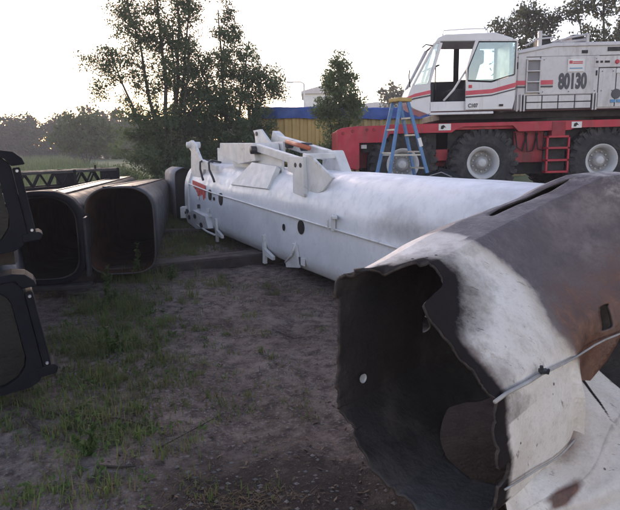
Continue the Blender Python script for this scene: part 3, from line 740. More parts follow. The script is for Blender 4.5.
def front_section(loc, rotz, roll, wd, h, label, L=3.4):
    e = empty('boom_section', loc, (0, roll, rotz), label, 'boom section', 'stacked boom sections at the left edge')
    tube_section(e, 'shell', [(.10, 0, .03, wd - .08, h - .08, .14), (L, 0, .03, wd - .10, h - .10, .14)], .025, (STEEL, STEELIN, STEEL))
    frame_prism(octo(wd, h, 0, 0, .09, .10), octo(wd - .11, h - .11, -.025, .055, .10, .15), -.02, .15).build('end_collar', NAVYSTEEL, e, bevel=.006)
    MB().prism(octo(wd - .12, h - .12, -.025, .06, .10, .15), (0, .005, 0), (1, 0, 0), (0, 0, 1), (0, 1, 0), .03).build('end_plate', ENDFACE, e)
    # side plate with curled head, foot and bolts
    x1 = wd / 2 + .002
    m = MB().box((x1 + .024, .06, h * .47), (.045, .17, h * .76)); m.build('side_plate', NAVYSTEEL, e, bevel=.008)
    m = MB().prism([(-.25, h + .030), (x1 - .04, h + .030), (x1 + .03, h + .010), (x1 + .070, h - .035), (x1 + .080, h - .075), (x1 - .0, h - .075), (x1 - .03, h - .02), (-.25, h + .002)][::-1], (0, -.035, 0), (1, 0, 0), (0, 0, 1), (0, 1, 0), .20)
    m.build('top_guard', NAVYSTEEL, e, bevel=.008)
    m = MB().prism([(x1 - .04, h * .07), (x1 + .065, h * .07), (x1 + .085, h * .12), (x1 + .065, h * .16), (x1 - .04, h * .16)], (0, -.03, 0), (1, 0, 0), (0, 0, 1), (0, 1, 0), .19); m.build('foot_block', NAVYSTEEL, e, bevel=.008)
    for z in (h * .82, h * .19):
        MB().lathe([(0, -.014), (.008, -.014), (.010, -.006), (.010, .01)], (x1 + .026, -.03, z), 'Y', 10).build('bolt', BRIGHT, e)
    return e
front_section((-2.07, 3.42, .945), R(27), R(-7.5), .62, .60, 'upper black collared boom section of the stack at the left edge')
front_section((-2.02, 3.28, .075), R(27), R(-7.5), .68, .72, 'lower black collared boom section of the stack at the left edge')

# lattice jib
lj = empty('lattice_jib', (-5.45, 9.6, .90), (0, 0, R(-26)), 'black lattice jib lying behind the dark boom sections', 'lattice jib')
JW, JH, J0, J1 = .42, .30, -2.2, 2.75
for sx in (-1, 1):
    for z in (0.02, JH):
        MB().beam((sx * JW / 2, J0, z), (sx * JW / 2, J1, z), .06, .055).build('top_chord' if z > .1 else 'bottom_chord', DIRTYPALE if z > .1 else NAVYSTEEL, lj, bevel=.006)
    y = J0; k = 0
    while y < J1 - .16:
        MB().beam((sx * JW / 2, y, .04), (sx * JW / 2, y + .16, JH - .02), .026, .026).build('brace', NAVYSTEEL, lj)
        MB().beam((sx * JW / 2 - sx * .004, y + .16, JH - .02), (sx * JW / 2 - sx * .004, y + .32, .04), .026, .026).build('brace', NAVYSTEEL, lj)
        y += .32
for y in (J1 - .02, J1 - 1.15):
    MB().box((0, y, JH / 2), (JW + .08, .07, JH + .06)).build('end_frame', NAVYSTEEL, lj, bevel=.008)
MB().tube([(.1, J1 - .5, JH + .02), (.1, J1 - .5, JH + .10)], .02, 8).build('pin', NAVYSTEEL, lj)

# timbers
def timber(p, q, wd, h, label, rot=0):
    p, q = Vector(p), Vector(q); d = q - p; L = d.length
    m = MB(); n = 14
    prof = [(-.5, 0), (.5, 0), (.5, .85), (.42, 1), (-.40, 1), (-.5, .88)]
    for i in range(n + 1):
        for k, (a, b) in enumerate(prof):
            m.v.append((a * wd + nz(i * .9, k, L) * .012, L * (i / n - .5), b * h + nz(i * .8, k + 9, L) * .010 * (b > 0)))
    for i in range(n):
        for k in range(6):
            m.f.append([i * 6 + k, i * 6 + (k + 1) % 6, (i + 1) * 6 + (k + 1) % 6, (i + 1) * 6 + k]); m.mi.append(0)
    m.f += [list(range(6))[::-1], [n * 6 + k for k in range(6)]]; m.mi += [0, 0]
    o = m.build('timber', WOOD); c_ = (p + q) / 2
    o.location = c_; o.rotation_euler = (0, 0, math.atan2(-d.x, d.y)); tag(o, label, 'timber', 'timbers under the boom sections'); return o
timber((-3.35, 6.55, -.02), (-.15, 8.25, -.02), .20, .15, 'front dark weathered timber running from the collared section to the white boom')
timber((-2.55, 7.28, -.02), (-.10, 8.62, -.02), .18, .13, 'second dark timber lying right behind the front timber')
timber((-4.3, 10.0, -.02), (-.9, 10.7, -.02), .20, .15, 'far dark timber in the grass under the rear of the sections')
timber((-.8, 9.3, -.03), (.9, 9.9, -.03), .2, .14, 'timber hidden beneath the middle of the white boom')
timber((.8, 4.3, -.03), (2.5, 5.2, -.03), .2, .14, 'timber beneath the near end of the white boom')
timber((-2.9, 3.75, -.01), (-2.1, 4.1, -.01), .2, .16, 'timber under the lower section of the left stack')
timber((-2.75, 3.62, .83), (-2.06, 3.86, .83), .16, .10, 'timber block between the two stacked sections')

# pale drum-like boom tip behind the white boom's far end
e = empty('boom_tip', (-2.70, 12.2, .05), (0, 0, R(22)), 'pale rounded boom tip with dark mouth beside the white boom end', 'boom section')
tube_section(e, 'shell', [(0, 0, 0, .40, 1.16, .17), (1.6, 0, 0, .38, 1.14, .17)], .03, (RECESS, BLACK, BLACK))
MB().prism([(x, z + .04) for x, z in closed_spline(ring_poly(.34, 1.08, .15, .14), 40)], (0, .10, 0), (1, 0, 0), (0, 0, 1), (0, 1, 0), .02).build('end_plate', BLACK, e)

# ------------------------------------------------------------------ mobile crane
def tb(name, pts, r, mat=None, parent=None): return MB().tube(pts, r, 8).build(name, mat or GREYP, parent or CR, smooth=True)
CR = empty('mobile_crane', (.6, 11.8, .53), (0, R(-.8), 0), 'mobile crane with red carrier and grey white cab numbered 80130', 'crane')
def plate(name, poly, y0, th, mat, parent=CR, bevel=.008): return MB().plate(poly, y0, th).build(name, mat, parent, bevel=bevel)
def box(name, x0, x1, y0, y1, z0, z1, mat, parent=CR, bevel=.008): return MB().box(((x0 + x1) / 2, (y0 + y1) / 2, (z0 + z1) / 2), (x1 - x0, y1 - y0, z1 - z0)).build(name, mat, parent, bevel=bevel)
LEN = 9.6
# carrier
chs = box('chassis', .5, LEN, .62, 2.15, .62, 1.30, DRED)
deck = box('deck', 1.0, LEN, .10, 2.65, 1.38, 1.52, RED)
# side band with wheel-arch cut-outs
band = [(0.99, 1.525), (.99, 1.17), (1.05, 1.17), (1.20, 1.36), (2.42, 1.36), (2.50, 1.36)]
poly = [(.44, 1.50), (.44, 1.16), (.98, 1.16), (1.08, 1.33), (2.36, 1.33), (2.44, 1.38), (2.60, 1.44), (3.62, 1.44), (3.74, 1.32), (4.35, 1.32), (4.35, 1.325), (4.80, 1.325), (4.90, 1.37), (6.15, 1.37), (6.3, 1.32), (LEN, 1.32), (LEN, 1.53)]
plate('side_band', poly, 0, .06, RED)
plate('side_band', poly, 2.69, .06, RED)
box('side_panel', 3.72, 4.34, .20, .28, .68, 1.33, DRED)
box('side_panel', 2.10, 2.36, .30, .38, .75, 1.34, DRED)
box('side_panel', 6.25, LEN, .20, .28, .66, 1.33, DRED)
# front box and bumper
plate('front_fender', [(.0, .74), (.0, 1.43), (.10, 1.47), (.46, 1.505), (.46, .62), (.40, .60), (.16, .66)], .0, 2.75, RED, bevel=.02)
box('bumper', -.14, .02, .12, 2.63, .62, 1.02, RED, bevel=.03)
for x, z in ((.32, 1.40), (.62, 1.42), (.76, 1.42), (.12, 1.36)):
    MB().lathe([(0, -.018), (.028, -.018), (.032, 0)], (x, 0, z), 'Y', 12).build('rivet', DRED, CR)
box('tow_hook', .50, .62, .1, .3, 1.04, 1.12, RIM); box('valve_block', .55, .95, .25, .60, .96, 1.14, DARKGAP)
box('under_machinery', .6, LEN - .2, .30, 2.45, .98, 1.37, DARKGAP)
box('under_machinery', 3.75, 4.95, .5, 2.2, .42, .70, DARKGAP)
for x0, x1, z0, z1 in ((2.09, 2.34, 1.375, 1.505), (4.82, 5.03, 1.365, 1.49)):
    d_ = box('sticker', x0, x1, -.006, .003, z0, z1, DECAL, bevel=0)
    plate('arrow_mark', [(x0 + .04, z0 + .03), (x0 + .09, z0 + .025), (x0 + .11, z0 + .06), (x0 + .15, z0 + .055), (x0 + .10, z0 + .11), (x0 + .05, z0 + .09)], -.010, .006, BLACK, d_, bevel=0)
# wheels
def make_wheel():
    wr = MB().lathe([(.30, -.02), (.335, -.17), (.37, -.19), (.43, -.205), (.58, -.20), (.655, -.165), (.685, -.14), (.685, .14), (.655, .165), (.58, .20), (.37, .19), (.30, .1)], (0, 0, 0), 'Y', 56)
    for k in range(26):
        for sgn in (-1, 1):
            a = 2 * math.pi * (k + (.5 if sgn > 0 else 0)) / 26
            M = Matrix.Rotation(-a, 3, 'Y') @ Matrix.Rotation(R(18 * sgn), 3, 'X')
            c_ = Matrix.Rotation(-a, 3, 'Y') @ Vector((.692, sgn * .092, 0))
            wr.box(c_, (.085, .195, .085), M)
            M2 = Matrix.Rotation(-a, 3, 'Y'); c2 = M2 @ Vector((.635, sgn * .185, 0)); wr.box(c2, (.13, .055, .08), M2)
    return wr
wm = make_wheel().build('tyre_proto', RUB, None, bevel=.0); wme = wm.data; bpy.data.objects.remove(wm)
for p in wme.polygons: p.use_smooth = False
rimb = MB(); rimb.cur = 1; rimb.lathe([(.0, -.085), (.10, -.085), (.135, -.07), (.145, -.02), (.215, .03), (.245, .02)], (0, 0, 0), 'Y', 40); rimb.cur = 0
rimb.lathe([(.245, .02), (.262, -.12), (.318, -.165), (.345, -.175), (.348, -.15), (.325, -.10)], (0, 0, 0), 'Y', 40)
for k in range(10):
    a = 2 * math.pi * k / 10; rimb.lathe([(0, -.03), (.014, -.03), (.016, .0)], (.185 * math.cos(a), -.008, .185 * math.sin(a)), 'Y', 8)
wm = rimb.build('rim_proto', [RIM, RIMDISH], None, smooth=True); rme = wm.data; bpy.data.objects.remove(wm)
hubb = MB().lathe([(0, -.125), (.06, -.125), (.085, -.11), (.095, -.08)], (0, 0, 0), 'Y', 24)
wm = hubb.build('hub_proto', RIM, None, smooth=True); hme = wm.data; bpy.data.objects.remove(wm)
for x in (1.38, 3.07, 5.56, 7.18, 8.85):
    for side in (0, 1):
        we = bpy.data.objects.new('wheel', wme); col.objects.link(we); we.parent = CR
        we.location = (x, .30 if side == 0 else 2.45, .69); we.rotation_euler = (0, random.uniform(0, 6), math.pi * side)
        for nm, d_ in (('rim', rme), ('hub', hme)):
            r_ = bpy.data.objects.new(nm, d_); col.objects.link(r_); r_.parent = we
    MB().tube([(x, .35, .69), (x, 2.4, .69)], .09, 10).build('axle', DARKGAP, CR)
for k in range(6):      # hoses sagging below the deck between the wheels
    x = 3.72 + k * .11; tb('hose', [(x, .16, 1.30), (x + .04, .12, 1.0 - .05 * (k % 3)), (x + .16, .15, .92), (x + .26, .18, 1.28)], .016, BLACK) if k % 2 == 0 else None
# access steps
box('step_housing', 4.42, 4.70, -.01, .2, 1.20, 1.50, DRED)
st_ = box('step_rail', 4.32, 4.36, -.03, .02, .47, 1.22, RED, bevel=.006); box('step_rail', 4.76, 4.80, -.03, .02, .47, 1.22, RED, bevel=.006)
for z in (.48, .72, .97, 1.20): box('step_tread', 4.32, 4.80, -.03, .15, z - .025, z + .02, RED, bevel=.006)
box('step_back', 4.33, 4.79, .17, .20, .50, 1.30, DARKGAP)
# turntable
MB().lathe([(0, 1.52), (.95, 1.52), (.95, 1.72), (0, 1.72)], (4.9, 1.4, 0), 'Z', 32).build('slewing_ring', DARKGAP, CR)
box('under_frame', 2.2, 8.2, .45, 2.3, 1.60, 1.74, DARKGAP)
# superstructure body
body = plate('superstructure', [(3.66, 1.74), (3.66, 2.92), (4.40, 3.06), (8.4, 3.06), (8.4, 1.74)], .10, .95, GREYP, bevel=.03)
plate('superstructure', [(4.6, 1.74), (4.6, 2.80), (8.4, 2.80), (8.4, 1.74)], 1.55, .95, GREYP, bevel=.03)
def bp(name, x0, x1, z0, z1, mat, y0=.085, th=.02, bev=.004): return box(name, x0, x1, y0, y0 + th, z0, z1, mat, body, bev)
bp('upper_panel', 4.16, 5.34, 2.05, 2.79, GREYP); bp('upper_panel', 3.70, 3.86, 2.05, 2.83, GREYP)
bp('upper_panel', 5.36, 5.70, 1.78, 2.54, GREYP); bp('upper_panel', 5.72, 6.6, 1.78, 2.54, GREYP); bp('upper_panel', 5.24, 6.6, 2.56, 2.77, GREYP, .078)
bp('upper_panel', 6.62, 8.3, 1.80, 2.77, GREYP)
for x0, x1, z0, z1 in ((5.342, 5.358, 1.78, 2.55), (5.702, 5.718, 1.78, 2.55), (5.24, 6.6, 2.543, 2.557), (6.602, 6.618, 1.80, 2.77), (4.150, 4.162, 2.06, 2.80), (3.68, 6.6, 2.785, 2.797)): bp('panel_seam', x0, x1, z0, z1, DARKGAP, .092, .012, 0)
for x in (4.22, 4.75, 5.28, 5.42, 5.64, 6.0, 6.5):
    for z in (2.10, 2.73): MB().lathe([(0, -.012), (.010, -.012), (.012, .0)], (x, .083, z - (.25 if x > 5.35 and z > 2.5 else 0)), 'Y', 8).build('bolt', RECESS, body)
tb('drip_rail', [(3.70, .085, 2.86), (4.42, .085, 2.99), (6.6, .085, 2.99)], .012, GREYP, body)
# step recess
bp('step_recess', 3.88, 4.14, 2.09, 2.73, RECESS, .080, .012)
for z in (2.10, 2.30, 2.51, 2.73): bp('foot_step', 3.88, 4.14, z - .012, z + .012, GREYP, .03, .07)
for x in (3.875, 4.145): bp('recess_edge', x - .012, x + .012, 2.08, 2.75, GREYP, .045, .05)
# grille boxes
xs = [3.88, 4.21, 4.54, 4.88, 5.22]
bp('lower_frame', 3.80, 5.34, 1.75, 2.04, DARKGAP, .090, .012)
for i in range(4):
    for z0, z1 in ((1.765, 1.885), (1.905, 2.025)): bp('grille_panel', xs[i] + .012, xs[i + 1] - .012, z0, z1, GREYP, .060, .04)
for x in (3.70, 3.78, 3.845, 5.255, 5.315): bp('pipe_rail', x - .014, x + .014, 1.72, 2.06, GREYP, .045, .04)
# stripe, number, notices
bp('red_stripe', 3.62, 3.87, 2.245, 2.33, STRIPE, .070, .016, 0); bp('navy_stripe', 3.62, 3.87, 2.19, 2.222, NAVY, .070, .016, 0)
bp('red_stripe', 4.15, 4.42, 2.245, 2.33, STRIPE, .070, .016, 0); bp('navy_stripe', 4.15, 4.42, 2.19, 2.222, NAVY, .070, .016, 0)
text('number_80130', '80130', NUM, (4.535, .082, 2.165), .405, body, sx=.565, bold=.020)
nb = bp('notice_board', 4.70, 5.04, 2.48, 2.73, DECAL, .068, .018, .002)
box('notice_line', 4.73, 4.79, .062, .068, 2.64, 2.70, SIGNRED, nb, 0)
for x0, x1, z in ((4.80, 5.00, 2.675), (4.80, 5.00, 2.645), (4.74, 5.0, 2.55)): box('notice_line', x0, x1, .063, .068, z - .009, z + .009, SIGNRED if z > 2.6 else LBLUE, nb, 0)
bp('door_slot', 5.285, 5.315, 2.40, 2.50, BLACK, .072, .02)
for x in (5.27, 5.36, 5.45, 5.50, 5.80): bp('vent', x, x + .05, 2.645, 2.685, BLACK, .070, .01, 0)
MB().lathe([(0, -.03), (.035, -.03), (.045, .0)], (5.70, .075, 2.66), 'Y', 16).build('marker_lamp', SIGNRED, body)
MB().lathe([(0, -.012), (.095, -.012), (.10, .0)], (5.73, .08, 2.03), 'Y', 28).build('round_emblem', NUM, body)
bp('sticker', 5.62, 5.72, 1.86, 1.92, LBLUE, .068, .018, 0); bp('sticker', 5.75, 5.85, 1.86, 1.92, LBLUE, .068, .018, 0); bp('sticker', 5.70, 5.86, 2.44, 2.52, DECAL, .068, .018, 0)
bp('engine_vent', 5.50, 5.80, 2.87, 2.95, DARKGAP, .088, .016, 0); bp('engine_vent', 4.98, 5.10, 2.84, 2.90, DARKGAP, .088, .016, 0)
# roof rails, posts and mast stubs
box('post', 4.11, 4.18, .14, .22, 2.80, 3.30, GREYP); box('post', 5.08, 5.14, .14, .20, 2.80, 3.22, GREYP)
tb('handrail', [(3.86, .18, 3.02), (4.1, .18, 3.15), (4.45, .18, 3.17)], .018); tb('handrail', [(4.40, .18, 3.08), (4.75, .18, 3.16), (5.12, .18, 3.22)], .02)
tb('handrail', [(4.52, .30, 3.08), (5.12, .30, 3.13)], .03); tb('handrail', [(4.18, .2, 3.24), (4.42, .4, 3.22)], .02)
box('winch_housing', 4.22, 4.40, .25, .7, 3.05, 3.22, DARKGAP); box('winch_housing', 4.86, 5.10, .3, .8, 3.05, 3.24, DARKGAP)
# cab: side skins, pillars, roof, floor, far side, glass
cab = box('cab', 1.96, 3.60, .06, .96, 1.76, 1.86, CABP)
def cp(name, poly, y0, th, mat=CABP, bevel=.01): return plate(name, poly, y0, th, mat, cab, bevel)
for y0 in (.04, .94):
    cp('nose_panel', [(1.42, 1.98), (1.46, 1.91), (1.58, 1.82), (1.88, 1.70), (1.93, 1.72), (1.915, 2.31), (1.54, 2.285)], y0, .04)
    cp('front_pillar', [(1.535, 2.28), (1.575, 2.28), (2.00, 3.07), (2.10, 3.10), (2.10, 3.16), (1.96, 3.09)], y0, .05)
    cp('door_pillar', [(1.855, 2.30), (1.915, 2.30), (2.15, 3.10), (2.075, 3.10)], y0 + .002, .045)
cp('side_sill', [(1.90, 1.76), (3.60, 1.76), (3.60, 1.95), (1.90, 1.95)], .04, .04); cp('side_sill', [(1.90, 1.76), (3.60, 1.76), (3.60, 2.44), (1.90, 2.44)], .94, .04, SEAT)
cp('nose_front', [(1.42, 1.98), (1.46, 1.92), (1.60, 1.82), (1.88, 1.71), (1.92, 1.80), (1.62, 1.95), (1.58, 2.26), (1.54, 2.27)], .08, .86)
cp('roof', [(1.97, 3.08), (2.06, 3.20), (2.20, 3.255), (3.20, 3.27), (3.55, 3.16), (3.60, 3.10), (2.10, 3.12)], .03, .96, CABP, .02)
cp('rear_pillar', [(2.66, 1.95), (2.80, 1.95), (2.92, 3.12), (2.80, 3.12), (2.62, 2.56)], .05, .03, SEAT)
cp('rear_pillar', [(2.60, 2.44), (2.72, 2.44), (2.72, 3.12), (2.60, 3.12)], .945, .03, SEAT); cp('rear_pillar', [(3.48, 1.9), (3.58, 1.9), (3.58, 3.12), (3.48, 3.12)], .945, .03, SEAT)
cp('rear_wall', [(3.52, 1.8), (3.58, 1.8), (3.58, 3.12), (3.52, 3.12)], .09, .85)
cp('window_bar', [(2.20, 2.44), (2.225, 2.44), (2.225, 3.12), (2.20, 3.12)], .95, .02, SEAT)
m = MB(); m.add([(1.565, .09, 2.27), (1.565, .93, 2.27), (2.0, .93, 3.08), (2.0, .09, 3.08), (1.575, .09, 2.265), (1.575, .93, 2.265), (2.01, .93, 3.075), (2.01, .09, 3.075)], [(0, 1, 2, 3), (4, 5, 6, 7), (0, 1, 5, 4), (1, 2, 6, 5), (2, 3, 7, 6), (3, 0, 4, 7)])
m.build('windscreen', GL2, cab)
for (a_, b_) in (((1.56, .07, 2.27), (2.0, .07, 3.09)), ((1.56, .95, 2.27), (2.0, .95, 3.09))): MB().beam(a_, b_, .04, .03, (0, 1, 0)).build('windscreen_frame', CABP, cab, bevel=.005)
MB().plate([(1.57, 2.29), (1.86, 2.31), (2.08, 3.09), (2.0, 3.07)], .06, .008).build('quarter_window', GL2, cab)
# interior
box('dashboard', 1.66, 2.0, .12, .9, 1.86, 2.34, SEAT, cab, .03)
box('seat_base', 2.35, 2.85, .25, .78, 1.90, 2.22, SEAT, cab, .05); MB().beam((2.80, .51, 2.2), (3.0, .51, 2.95), .48, .12, (0, 0, 1)).build('seat_back', SEAT, cab, bevel=.04)
box('headrest', 2.98, 3.10, .38, .66, 2.72, 3.0, SEAT, cab, .04)
MB().tube([(2.0 + .17 * math.cos(a), .45 + .17 * math.sin(a), 2.66 + .06 * math.cos(a)) for a in [2 * math.pi * k / 24 for k in range(24)]], .014, 6, closed=True).build('steering_wheel', BLACK, cab, smooth=True)
tb('steering_column', [(1.85, .45, 2.25), (2.0, .45, 2.66)], .03, SEAT, cab)
tb('grab_bar', [(2.20, .10, 1.97), (2.40, .10, 2.18), (2.62, .10, 2.52), (2.70, .10, 2.62)], .022, CABP, cab)
for z in (2.05, 2.2): box('control_lever', 2.02, 2.06, .16, .2, 2.0, z + .16, BLACK, cab, .01)
box('cab_back_lower', 2.70, 3.5, .86, .93, 1.88, 2.46, SEAT, cab)
# sill rail and mirror arm, roof rail, wiper
box('sill_rail', 1.90, 3.20, -.02, .06, 1.685, 1.735, CABP, cab, .01)
tb('roof_rail', [(2.16, .12, 3.24), (2.18, .12, 3.34), (2.6, .12, 3.36), (3.05, .12, 3.36), (3.08, .12, 3.26)], .012, CABP, cab)
tb('mirror_arm', [(1.95, .03, 3.04), (1.80, -.02, 3.06), (1.72, -.05, 3.0)], .012, BLACK, cab); tb('wiper', [(1.55, .3, 2.22), (1.52, .3, 2.5), (1.54, .32, 2.62)], .012, BLACK, cab)
# red and navy bands on nose and sill
cp('red_stripe', [(1.40, 2.01), (1.56, 2.05), (1.92, 2.115), (1.92, 2.185), (1.60, 2.12), (1.42, 2.05)], .030, .012, STRIPE, 0); cp('navy_stripe', [(1.44, 1.965), (1.60, 2.01), (1.92, 2.065), (1.92, 2.095), (1.58, 2.035), (1.43, 1.99)], .030, .012, NAVY, 0)
# sliding door, slid back
dr = plate('door', [(2.62, 1.77), (3.58, 1.77), (3.62, 1.95), (3.63, 2.44), (3.13, 2.30), (2.635, 2.33), (2.62, 2.30)], -.03, .05, CABP, bevel=.012)
for nm, poly in (('door_frame', [(2.62, 2.30), (2.66, 2.30), (2.66, 2.58), (2.855, 3.10), (2.79, 3.13), (2.62, 2.58)]), ('door_frame', [(2.79, 3.13), (2.84, 3.09), (3.585, 3.075), (3.635, 3.125)]), ('door_frame', [(3.585, 3.09), (3.635, 3.12), (3.635, 2.43), (3.585, 2.42)])):
    MB().plate(poly, -.028, .045).build(nm, CABP, dr, bevel=.006)
seal = MB().plate([(2.65, 2.345), (3.13, 2.315), (3.60, 2.445), (3.60, 3.08), (2.85, 3.095), (2.65, 2.59)], -.012, .006); seal.build('pane', GL1, dr)
pts = [(2.655, 2.35), (3.13, 2.322), (3.595, 2.45), (3.595, 3.075), (2.855, 3.09), (2.655, 2.585)]
MB().tube([(x, -.032, z) for x, z in pts], .011, 6, closed=True).build('window_seal', BLACK, dr)
MB().plate([(2.615, 2.06), (3.14, 2.09), (3.628, 2.20), (3.63, 2.29), (3.14, 2.17), (2.615, 2.145)], -.036, .005).build('red_stripe', STRIPE, dr)
MB().plate([(2.615, 2.005), (3.14, 2.035), (3.626, 2.15), (3.626, 2.175), (3.14, 2.062), (2.615, 2.035)], -.036, .005).build('navy_stripe', NAVY, dr)
text('door_lettering', 'C107', NUM, (2.67, -.037, 1.82), .105, dr, sx=.85, bold=.003)
box('door_handle', 3.30, 3.38, -.06, -.03, 1.83, 1.87, BLACK, dr, .004); box('sticker', 2.67, 2.74, -.036, -.03, 2.20, 2.26, SIGNRED, dr, 0); box('door_latch', 3.645, 3.665, -.02, .03, 2.55, 2.68, BLACK, dr, 0)

# ------------------------------------------------------------------ step ladder in front of the first wheel
LD = empty('step_ladder', (1.70, 10.75, gh(1.7, 10.75)), (0, 0, R(24)), label='blue fibreglass step ladder with yellow top standing before the front wheel', cat='ladder')
LH = 2.46 - LD.location.z
def lrail(p, q, name='rail'): return MB().beam(p, q, .040, .065).build(name, BLUE, LD, bevel=.006)
def lp(side, q, front):      # q 0 top..1 bottom
    sx = .13 + .13 * q
    y = side * sx
    x = lerp(.07, .68, q) if front else lerp(-.07, -.46, q)
    return Vector((x, y, LH * (1 - q)))
for sd_ in (-1, 1):
    lrail(lp(sd_, .02, True), lp(sd_, 1, True)); lrail(lp(sd_, .02, False), lp(sd_, 1, False))
    for fr in (True, False): MB().box(lp(sd_, 1, fr) + Vector((0, 0, .01)), (.11, .07, .07)).build('foot', RUB, LD)
for q in (.17, .33, .49, .65, .81): MB().beam(lp(-1, q, True), lp(1, q, True), .09, .03).build('tread', ALU, LD)
for q in (.28, .50, .72, .90): MB().beam(lp(-1, q, False), lp(1, q, False), .03, .03).build('rear_bar', ALU, LD)
for sd_ in (-1, 1): MB().beam(lp(sd_, .52, True), lp(sd_, .52, False), .012, .03).build('spreader', ALU, LD)
MB().box((0, 0, LH), (.30, .34, .075)).build('top_cap', YEL, LD, bevel=.02)
box_ = MB().beam(lp(-1, .36, True) + Vector((0, -.045, 0)), lp(-1, .44, True) + Vector((0, -.045, 0)), .004, .07); box_.build('sticker', DECAL, LD)

# ------------------------------------------------------------------ black sheeting heap between ladder and second wheel
m = MB(); P = []
hc = Vector((2.45, 10.7, gh(2.45, 10.7)))
nA, nB = 36, 14
for j in range(nB + 1):
    for i in range(nA):
        a = 2 * math.pi * i / nA; q = j / nB
        rr = (1 - q ** 2.2) ** .5 * (1 + .25 * nz(math.cos(a) * 2, math.sin(a) * 2, q * 3))
        m.v.append((.62 * rr * math.cos(a), .32 * rr * math.sin(a), 0.58 * q * (1 + .22 * nz(math.cos(a) * 3, math.sin(a) * 3, 8)) + .03 * nz(a * 3, q * 9)))
for j in range(nB):
    for i in range(nA): m.f.append([j * nA + i, j * nA + (i + 1) % nA, (j + 1) * nA + (i + 1) % nA, (j + 1) * nA + i]); m.mi.append(0)
hp = empty('sheeting_heap', hc, label='crumpled heap of black sheeting lying beside the ladder foot', cat='sheeting')
m.build('sheeting', BLACK, hp, smooth=True)
tb('strap', [(-.40, -.2, .40), (-.2, -.2, .53), (.02, -.12, .585), (.2, -.2, .5)], .009, RIMDISH, hp)

# ------------------------------------------------------------------ tarp-covered containers
def container(x0, x1, y, z0, h, mat, label, rot=0.0):
    e = empty('container', ((x0 + x1) / 2, y, z0), (0, 0, rot), label, 'container', 'tarp covered containers')
    L = x1 - x0; pitch = .27
    prof = []; x = -L / 2
    while x < L / 2 - .01:
        prof += [(x, .0), (x + .10, .0), (x + .14, .05), (x + .23, .05)]; x += pitch
    prof.append((L / 2, 0))
    m = MB(); n = len(prof)
    for z in (.12, h - .12): m.v += [(px, py, z) for px, py in prof]
    m.f += [[i, i + 1, n + i + 1, n + i] for i in range(n - 1)]; m.mi += [0] * (n - 1)
    m.build('corrugated_side', mat, e)
    m = MB(); m.box((0, 2.4, h / 2), (L, .05, h - .2)); m.build('back_side', mat, e)
    for sx in (-1, 1):
        MB().box((sx * (L / 2 - .02), 1.2, h / 2), (.05, 2.4, h - .2)).build('end_side', mat, e)
        MB().box((sx * (L / 2 - .05), -.02, h / 2), (.12, .12, h)).build('corner_post', mat, e, bevel=.01)
    MB().box((0, .0, h - .07), (L, .12, .12)).build('top_rail', mat, e, bevel=.01); MB().box((0, 0, .07), (L, .12, .14)).build('bottom_rail', mat, e, bevel=.01)
    # draped tarp
    m = MB(); nx_, ny_ = 90, 16
    for j in range(ny_ + 1):
        q = j / ny_
        for i in range(nx_ + 1):
            px = lerp(-L / 2 - .06, L / 2 + .06, i / nx_)
            if q < .35:
                k = q / .35; yy = -.10 - .03 * math.sin(px * 7) * (1 - k); zz = lerp(h - .33 - .012 * math.sin(px * 5.3) - .02 * nz(px * 2, 1), h + .05, k) + .015 * nz(px * 6, k * 3)
                yy += .03 * nz(px * 5, k * 2, 4)
            else:
                k = (q - .35) / .65; yy = lerp(-.08, 2.5, k); zz = h + .05 + .04 * math.sin(k * math.pi) + .015 * nz(px * 1.5, k * 3) + .01 * nz(px * 5, k * 5, 2)
            m.v.append((px, yy, zz))
    for j in range(ny_):
        for i in range(nx_): a = j * (nx_ + 1) + i; m.f.append([a, a + 1, a + nx_ + 2, a + nx_ + 1]); m.mi.append(0)
    m.build('tarp', TARP, e, smooth=True)
    return e
container(-1.92, 1.55, 20.0, .5, 2.45, OCHRE, 'ochre corrugated container under blue tarp left of the small tree')
container(1.62, 7.4, 19.6, .5, 2.38, TAN, 'olive tan corrugated container under blue tarp behind the crane nose')
box_ = empty('fence_post', (-2.05, 19.9, .5), label='reddish brown post at the left corner of the ochre container', cat='post')
MB().box((0, 0, 1.25), (.12, .12, 2.5)).build('shaft', pm('rust_post', (.18, .09, .06), .8), box_, bevel=.01); MB().box((0, 0, 2.53), (.16, .16, .06)).build('cap', MATS['rust_post'], box_, bevel=.01)

# distant pale buildings and lamp post
def building(loc, L, D_, h, label):
    e = empty('warehouse', loc, label=label, cat='building')
    MB().box((0, D_ / 2, h / 2), (L, D_, h)).build('wall', CONC, e)
    MB().prism([(-L / 2 - .3, h), (L / 2 + .3, h), (L / 2 + .3, h + .25), (0, h + .8), (-L / 2 - .3, h + .25)], (0, -.3, 0), (1, 0, 0), (0, 0, 1), (0, 1, 0), D_ + .6).build('roof', ROOFM, e)
    for k in range(3):
        x = lerp(-L * .35, L * .35, k / 2); MB().box((x, -.03, h * .62), (1.0, .08, .9)).build('window', STEEL, e)
    MB().box((L * .2, -.03, 1.1), (1.2, .08, 2.2)).build('door', STEEL, e); return e
building((1.3, 62, 0), 3.6, 8, 7.3, 'small pale warehouse far behind the ochre container')
building((8.2, 70, 0), 10, 8, 6.2, 'long pale warehouse far behind the crane nose')
e = empty('lamp_post', (-.35, 46, .3), label='thin lamp post far behind the ochre container', cat='lamp post')
MB().tube([(0, 0, 0), (0, 0, 6.3)], .07, 8).build('pole', CONC, e); MB().tube([(0, 0, 6.3), (-.3, 0, 6.45), (-1.0, 0, 6.45)], .05, 8).build('arm', CONC, e); MB().box((-1.1, 0, 6.42), (.5, .2, .12)).build('lamp_head', CONC, e, bevel=.02)

